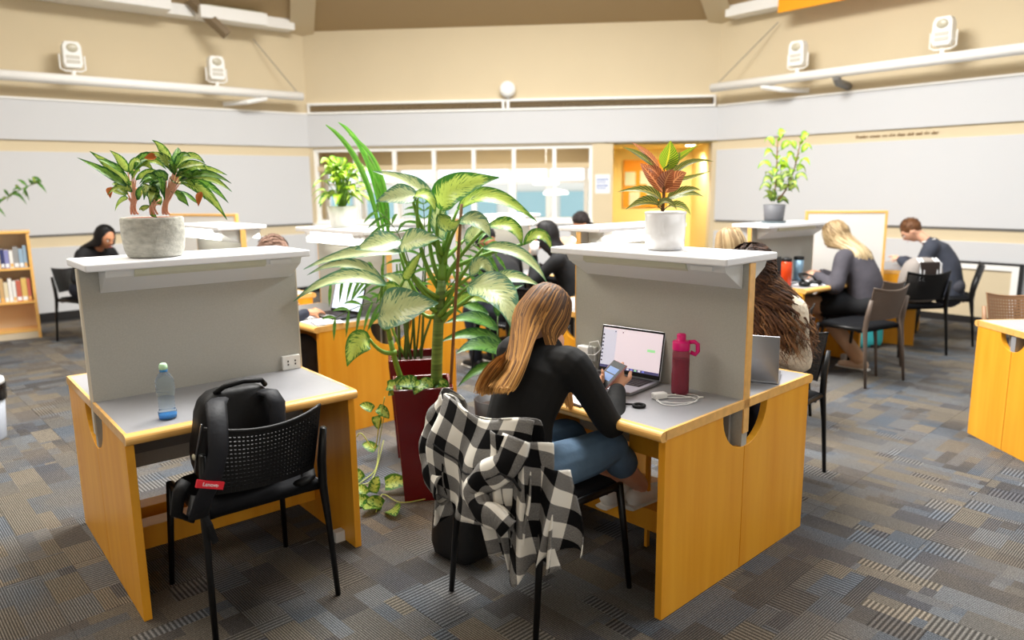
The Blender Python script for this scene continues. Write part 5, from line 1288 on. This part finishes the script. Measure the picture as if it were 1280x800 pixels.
# --- the woman with the phone
GP = V(.005, 2.675, 0)
def gl(X, Y, Z):   # world to her own space
    return Matrix.Rotation(-R_t, 3, 'Z') @ (V(X, Y, Z) - GP)
def girl_ends(phi, lay):
    j = random.uniform(-1, 1)
    if phi < 1.0:   # falls over the left part of the back
        f = (phi + 2.5) / 3.65
        x = -.05 + .16 * f + .025 * j; 
        return [V(x * .75 - .01, -.01 - .02 * lay, .97), V(x * .95 - .025, -.065 - .03 * lay, .90), V(x - .035, -.085 - .025 * lay, .835 + .03 * random.random() + .04 * f)]
    q = (phi - 1.0) / 1.6
    return [gl(*at(706 + 16 * q + 4 * j, 412, 2.74 + .10 * q)), gl(*at(706 + 14 * q + 5 * j, 440, 2.74 + .13 * q)), gl(*at(708 + 12 * q + 6 * j, 474 + 8 * random.random(), 2.76 + .14 * q))]
ph_c = V(.375, 2.985, .872)
rw = gl(*at(772, 486, 2.925)); lw = gl(*at(731, 480, 2.99))
elR = gl(.375, 2.72, .79)
fwR = gl(.37, 3.0, .885) - gl(.40, 2.925, .845); fwL = gl(.36, 3.0, .88) - gl(.305, 2.945, .845)
girl, GHM, GN, GJ = person('woman with long blonde-brown hair in black top and jeans looking at her phone', GP, R_t, sk_light, c_black, c_denim,
    long_hair(h_blonde, girl_ends, n=1300, w=.0042, hang=1.0, seed=5, cover=2.55, capm=mat('hair scalp brown', (112, 78, 48), .5)), seat=.455, lean=.24, pitch=.72, spine_bend=.30, neck=.135, head_off=(-.045, -.075, .015), vox=.0062,
    wrists=[lw, rw], poles=[V(-.7, .2, -1), V(.9, -.5, -1.2)], hands=[((.95, .05, .22), (.1, -.55, .8), .6), ((-.45, .35, .75), (-.55, .75, -.1), .6)],
    shoe_m=mat('white leather shoe', (232, 230, 224), .45), feet=[V(-.03, .64, .19), V(.07, .70, .20)], bare_shin=True, knees=[V(-.10, .40, .55), V(.11, .42, .55)])
# phone held in her hands
Rg = Matrix.Rotation(-R_t, 3, 'Z'); pu = (Rg @ V(.60, .42, .50)).normalized(); pn_ = Rg @ V(-.35, -.55, .75); pn_ = (pn_ - pu * pn_.dot(pu)).normalized(); pw = pu.cross(pn_)
Mp = Matrix.Translation(gl(*at(762, 469, 2.95))) @ Matrix((tuple(pw) , tuple(pu), tuple(pn_))).transposed().to_4x4()
PHN = thing('phone', 'smartphone in pink case held by the woman in black top', 'phone', GP, R_t)
MB().box(-.036, .036, -.075, .075, -.004, .004, Mp).build('case', mat('pink phone case', (210, 150, 150), .4), PHN, bevel=.003)
sc_ = MB().box(-.033, .033, -.072, .072, .004, .0052, Mp).build('screen', m_black, PHN)
for (a, b) in [(-.03, .004), (.01, .04)]: MB().box(-.026, .022, a, b, .0052, .0056, Mp).build('image_tile', mat('lit blue photo', (84, 116, 170), .3, emit=.35), sc_)
# --- checked shirt over her chair (chair space)
def plaid():
    m = mat('buffalo check flannel', (230, 228, 222), .9, spec=.2); h = NT(m)
    uvn = h.n('ShaderNodeUVMap'); x, y, z = h.sep(uvn.outputs[0]); P = .066
    a = h.m('MODULO', h.m('FLOOR', h.m('ADD', h.m('DIVIDE', x, P), 40.)), 2.); b = h.m('MODULO', h.m('FLOOR', h.m('ADD', h.m('DIVIDE', y, P), 40.)), 2.)
    s = h.m('MULTIPLY', h.m('ADD', a, b), .5)
    tw = h.m('SINE', h.m('MULTIPLY', h.m('ADD', x, y), 2200.))
    tn = h.noise(h.comb(h.m('MULTIPLY', x, 900.), h.m('MULTIPLY', y, 220.)), 1., 2.)
    mid = h.m('MULTIPLY', h.m('SUBTRACT', 1., h.m('ABSOLUTE', h.m('SUBTRACT', h.m('MULTIPLY', s, 2.), 1.))), 1.)
    s2 = h.m('ADD', s, h.m('MULTIPLY', h.m('MULTIPLY', h.m('SUBTRACT', tn, .5), .7), mid))
    c = h.ramp(s2, [(0, (236, 232, 222)), (.25, (190, 187, 180)), (.5, (116, 114, 112)), (.75, (46, 45, 46)), (1, (12, 12, 14))], 'LINEAR')
    h.link(c, h.b.inputs['Base Color']); h.bump(tn, .2, .002)
    return m
m_plaid = plaid()
FS = thing('flannel_shirt', 'black and white checked flannel shirt hung over the back of the woman\'s chair', 'shirt', (.10, 2.745, 0), R_t)
def topline(u): # chair backrest rim (see chair)
    s = 2 * u - 1; return V(s * .245, -.262 - .045 * (1 - s * s) + .012, .805 + .018 * s * s + .012 * math.sin(u * 9))
def back_panel(u, v):
    p = topline(u); L = .36 + .05 * u + .02 * math.sin(u * 7)
    s = v * L; fold = .020 * math.sin(u * 11 + v * 2.2) * min(1, v * 2.5) + .010 * math.sin(u * 23 + v * 5) * v
    q = p + V((u - .5) * .06 * v + .012 * math.sin(v * 8 + u * 3), -.020 - .05 * math.sin(min(1, v * 1.6) * PI / 2) - fold * 1.1, -s)
    return q, ((u - .5) * .52 + .02 * v, -s + .05 * u)
MB().grid(back_panel, 44, 30).build('back_panel', m_plaid, FS, True, solid=.004, fix=False)
def front_flap(u, v):
    p = topline(u); s = v * .16
    return p + V(0, -.015 + .035 * math.sin(min(1, v * 2.2) * PI / 2) + .012 * math.sin(u * 14), .012 * math.sin(PI * min(1, v * 3)) - s), ((u - .5) * .52, s + .03)
MB().grid(front_flap, 30, 8).build('front_lining', m_plaid, FS, True, solid=.004, fix=False)
def right_panel(u, v):
    # the right shirt front hangs lower and turns round the chair side
    a = u * 1.25; p = V(.11 + .19 * math.sin(a) + .02 * v, -.335 + .17 * (1 - math.cos(a)) , .78 - .03 * u)
    L = .52 - .10 * u + .03 * math.sin(u * 8)
    q = p + V(.03 * v + .016 * math.sin(u * 15 + v * 3) * (.3 + v), -.028 * math.sin(u * 12 + v * 4) * (.3 + v) - .012, -v * L)
    return q, (u * .30 + .03, -v * L - .02 + .06 * u)
MB().grid(right_panel, 36, 34).build('front_panel', m_plaid, FS, True, solid=.004, fix=False)
def hem_panel(u, v):
    a = u * 1.2; p = V(.19 + .15 * math.sin(a), -.30 + .20 * (1 - math.cos(a)), .70 - .05 * u); L = .36 - .06 * u + .03 * math.sin(u * 6)
    return p + V(.05 * v * u + .014 * math.sin(u * 11 + v * 4) * (.3 + v), -.03 * math.sin(u * 10 + v * 3) * (.3 + v) - .01, -v * L), (u * .26 + .05 + .10 * v, -v * L + .16 * u)
MB().grid(hem_panel, 26, 26).build('front_panel', m_plaid, FS, True, solid=.004, fix=False)
def left_panel(u, v):
    a = u * 1.2; p = V(-.16 - .13 * math.sin(a), -.315 + .16 * (1 - math.cos(a)), .62 - .02 * u)
    L = .26 + .04 * math.sin(u * 9)
    return p + V(-.02 * v + .015 * math.sin(u * 17 + v * 3) * (.3 + v), -.03 * math.sin(u * 13 + v * 5) * (.3 + v) - .02, -v * L), (u * .26 + .1, -v * L + .1 * u)
MB().grid(left_panel, 30, 20).build('front_panel', m_plaid, FS, True, solid=.004, fix=False)
def sleeve(pts_, rad, nm='sleeve', uvs=(0, 0)):
    mb = MB(); P = [Vector(p) for p in pts_]; Q = []
    for i in range(len(P) - 1):
        p0, p1, p2, p3 = P[max(i - 1, 0)], P[i], P[i + 1], P[min(i + 2, len(P) - 1)]
        for q in range(6):
            t = q / 6; Q.append(.5 * ((2 * p1) + (p2 - p0) * t + (2 * p0 - 5 * p1 + 4 * p2 - p3) * t * t + (3 * p1 - p0 - 3 * p2 + p3) * t ** 3))
    Q.append(P[-1]); k = len(Q); ln = [0]
    for i in range(1, k): ln.append(ln[-1] + (Q[i] - Q[i - 1]).length)
    def fn(u, v):
        i = min(k - 1, int(round(v * (k - 1)))); tg = (Q[min(i + 1, k - 1)] - Q[max(0, i - 1)]).normalized(); sx = tg.cross(V(0, 1, 0)).normalized(); sy = tg.cross(sx); a = 2 * PI * u
        r = rad[0] + (rad[1] - rad[0]) * v; r *= 1 + .10 * math.sin(v * 26 + 2 * math.sin(a)) + .08 * math.sin(a * 3 + v * 7)
        return Q[i] + sx * r * math.cos(a) + sy * r * .72 * math.sin(a), (u * 2 * PI * r + uvs[0], ln[i] + uvs[1])
    mb.grid(fn, 18, k - 1); return mb.build(nm, m_plaid, FS, True, fix=False, solid=.003)
sleeve([(-.235, -.22, .77), (-.30, -.225, .71), (-.345, -.245, .62), (-.33, -.275, .53), (-.26, -.30, .48), (-.17, -.335, .47)], (.075, .055))
sleeve([(.20, -.30, .76), (.19, -.345, .68), (.11, -.375, .62), (.07, -.39, .56), (.12, -.40, .51), (.19, -.39, .50), (.23, -.375, .47)], (.055, .042), 'sleeve', (.03, .02))
def tail(u, v):
    return V(.02 + .10 * u + .02 * v, -.33 - .02 * math.sin(u * 8) + .03 * v, .46 - v * (.18 - .04 * u)), (u * .13, -v * .2)
MB().grid(tail, 12, 12).build('shirt_tail', m_plaid, FS, True, solid=.004, fix=False)
m_seam = mat('black seam', (16, 16, 18), .8)
MB().tube([back_panel(u, .46 + .04 * math.sin(u * 3))[0] + V(0, -.004, 0) for u in [k / 20 for k in range(2, 19)]], .0035, 5).build('yoke_seam', m_seam, FS, True)
MB().tube([(.10, -.395, .60), (.15, -.40, .63), (.20, -.385, .66), (.235, -.36, .64), (.25, -.34, .60)], .005, 5).build('yoke_seam', m_seam, FS, True)

# --- curly-haired woman behind the right carrel
def curl_ends(phi, lay):
    s = math.sin(phi); c = -math.cos(phi); j = random.uniform(-1, 1); r = 1 + .25 * lay
    return [V(s * .155 * r, .12 + c * .14 * r, 1.0), V(s * .19 * r + .02 * j, .10 + c * .17 * r, .88), V(s * .205 * r + .03 * j, .08 + c * .18 * r, .70 + .12 * random.random())]
person('woman with long brown curls and cream knit jumper behind the right carrel', on(R_o, R_t, .50, 1.60), R_t + PI, sk_light, c_cream, c_navy,
       long_hair(h_brown, curl_ends, n=950, w=.0042, curl=(.017, 1.05), seed=8, cover=3.0, vol=1.08, capm=mat('curl base brown', (58, 38, 26), .6)), lean=.18, pitch=.55, vox=.012, head_yaw=.1, wrists=[V(-.10, .30, .79), V(.04, .30, .79)], poles=[V(-.2, -.2, -1), V(.2, -.2, -1)])
# --- blonde student
def b_ends(phi, lay):
    s = math.sin(phi); c = -math.cos(phi); j = random.uniform(-1, 1)
    return [V(s * .12 + .01 * j, .13 + c * .10, 1.02), V(s * .13 + .02 * j, .12 + c * .13, .93), V(s * .125 + .03 * j, .12 + c * .14, .86 + .06 * random.random())]
person('blonde student in grey blazer and pale tights writing at the right back carrel', on(G_o, G_t, .74, -.10), G_t + .12, sk_light, c_blazer, c_tights,
       long_hair(h_light, b_ends, n=520, w=.0055, curl=(.008, .45), seed=12, cover=2.6), lean=.28, pitch=.55, bulk=.026, vox=.013, wrists=[V(-.22, .36, .80), V(-.02, .42, .80)], shoe_m=mat('beige trainer', (206, 176, 150), .6), collar=None, feet=[V(-.34, .38, 0), V(-.12, -.02, 0)], knees=[V(-.24, .44, .53), V(-.02, .42, .50)])
bs = [o for o in COL.objects if o.name.startswith('person')][-1]
SKT = MB().limb([V(0, -.02, .55), V(-.03, .14, .545), V(-.09, .30, .535)], [(.215, .14), (.215, .135), (.205, .12)], 18, V(1, 0, 0)).build('skirt', c_blackm, bs, True)
# --- boy in blazer
person('boy with short brown hair in a slate blazer bent over his book', (4.42, 7.42), 1.02, sk_light, c_blazer2, c_grey, cap_hair(h_short, seed=2), lean=.30, pitch=.8, bulk=.026, vox=.012, wrists=[V(-.10, .44, .82), V(.12, .42, .80)], collar=mat('white shirt collar', (236, 234, 232), .7), spine_bend=.3)
# --- people in the middle
person('person in black shirt and black cap bent over the back carrel', (.0, 6.26), .69, sk_brown, c_blackm, c_navy, cap_hair(mat('black cap cloth', (18, 18, 20), .8), (.090, .105, .098), (0, -.008, .035), 'cap'), lean=.3, pitch=.7, vox=.016)
def p2_ends(phi, lay):
    s = math.sin(phi); c = -math.cos(phi); return [V(s * .11, .12 + c * .11, 1.0), V(s * .12, .10 + c * .12, .92), V(s * .12, .10 + c * .13, .84 + .05 * random.random())]
person('long-haired person in black drinking from a white cup at the back carrel', (.55, 6.46), 1.35, sk_light, c_blackm, c_blackm, long_hair(h_black, p2_ends, n=300, w=.008, seed=4, cover=2.3), lean=.2, pitch=.2, vox=.016, wrists=[V(-.06, .34, 1.0), V(.14, .36, .80)])
cp = thing('paper_cup', 'white cup raised by the long-haired person in black', 'cup', at(668, 311, 6.42), 0)
MB().lathe([(.03, -.05), (.042, .05), (.038, .05), (.028, -.045)], 20).build('body', m_paper, cp, True); MB().lathe([(.044, .048), (.044, .06), (.03, .064)], 20).build('lid', m_white, cp, True)
P3 = (.60, 7.92)
_t, HM3, _n, _j = person('person in dark cap and beige hoodie facing right below the back windows', P3, -.9, sk_mid, c_beige, c_navy, cap_hair(mat('dark cap cloth', (40, 32, 30), .8), (.088, .104, .10), (0, -.008, .035), 'cap'), lean=.1, pitch=.2, vox=.016)
MB().grid(lambda u, v: HM3 @ V((u - .5) * .13 * (1 - .4 * v * v), .085 + .085 * v, .055 - .018 * v - .06 * (u - .5) ** 2 * 2), 8, 5).build('cap_brim', mat('dark cap cloth', (40, 32, 30), .8), _t, True, solid=.005)
person('person in a brown beanie hidden behind the left carrel', on(C_o, C_t, .33, -.24), C_t, sk_mid, c_navy, c_grey, cap_hair(mat('brown ribbed beanie', (124, 96, 82), .9, bump=.5, bscale=60), (.095, .11, .125), (0, -.012, .02), 'beanie'), lean=.25, pitch=.3, vox=.014, wrists=[V(-.1, .36, .80), V(.30, .36, .79)])
def w_ends(phi, lay):
    s = math.sin(phi); c = -math.cos(phi); return [V(s * .11, .12 + c * .10, 1.02), V(s * .12, .08 + c * .12, .93), V(s * .13, .06 + c * .13, .82 + .05 * random.random())]
person('woman with long black hair in dark jacket leaning by the left wall', (-4.60, 7.98), -2.0, sk_mid, c_blackm, c_navy, long_hair(h_black, w_ends, n=300, w=.008, seed=14, cover=2.1), lean=.35, pitch=.45, vox=.014)
person('fair-haired person whose head tops the right carrel shelf', (1.69, 4.97), .69, sk_light, c_beige, c_grey, long_hair(h_light, w_ends, n=260, w=.008, seed=15, cover=2.4), lean=.2, pitch=.3, vox=.016)
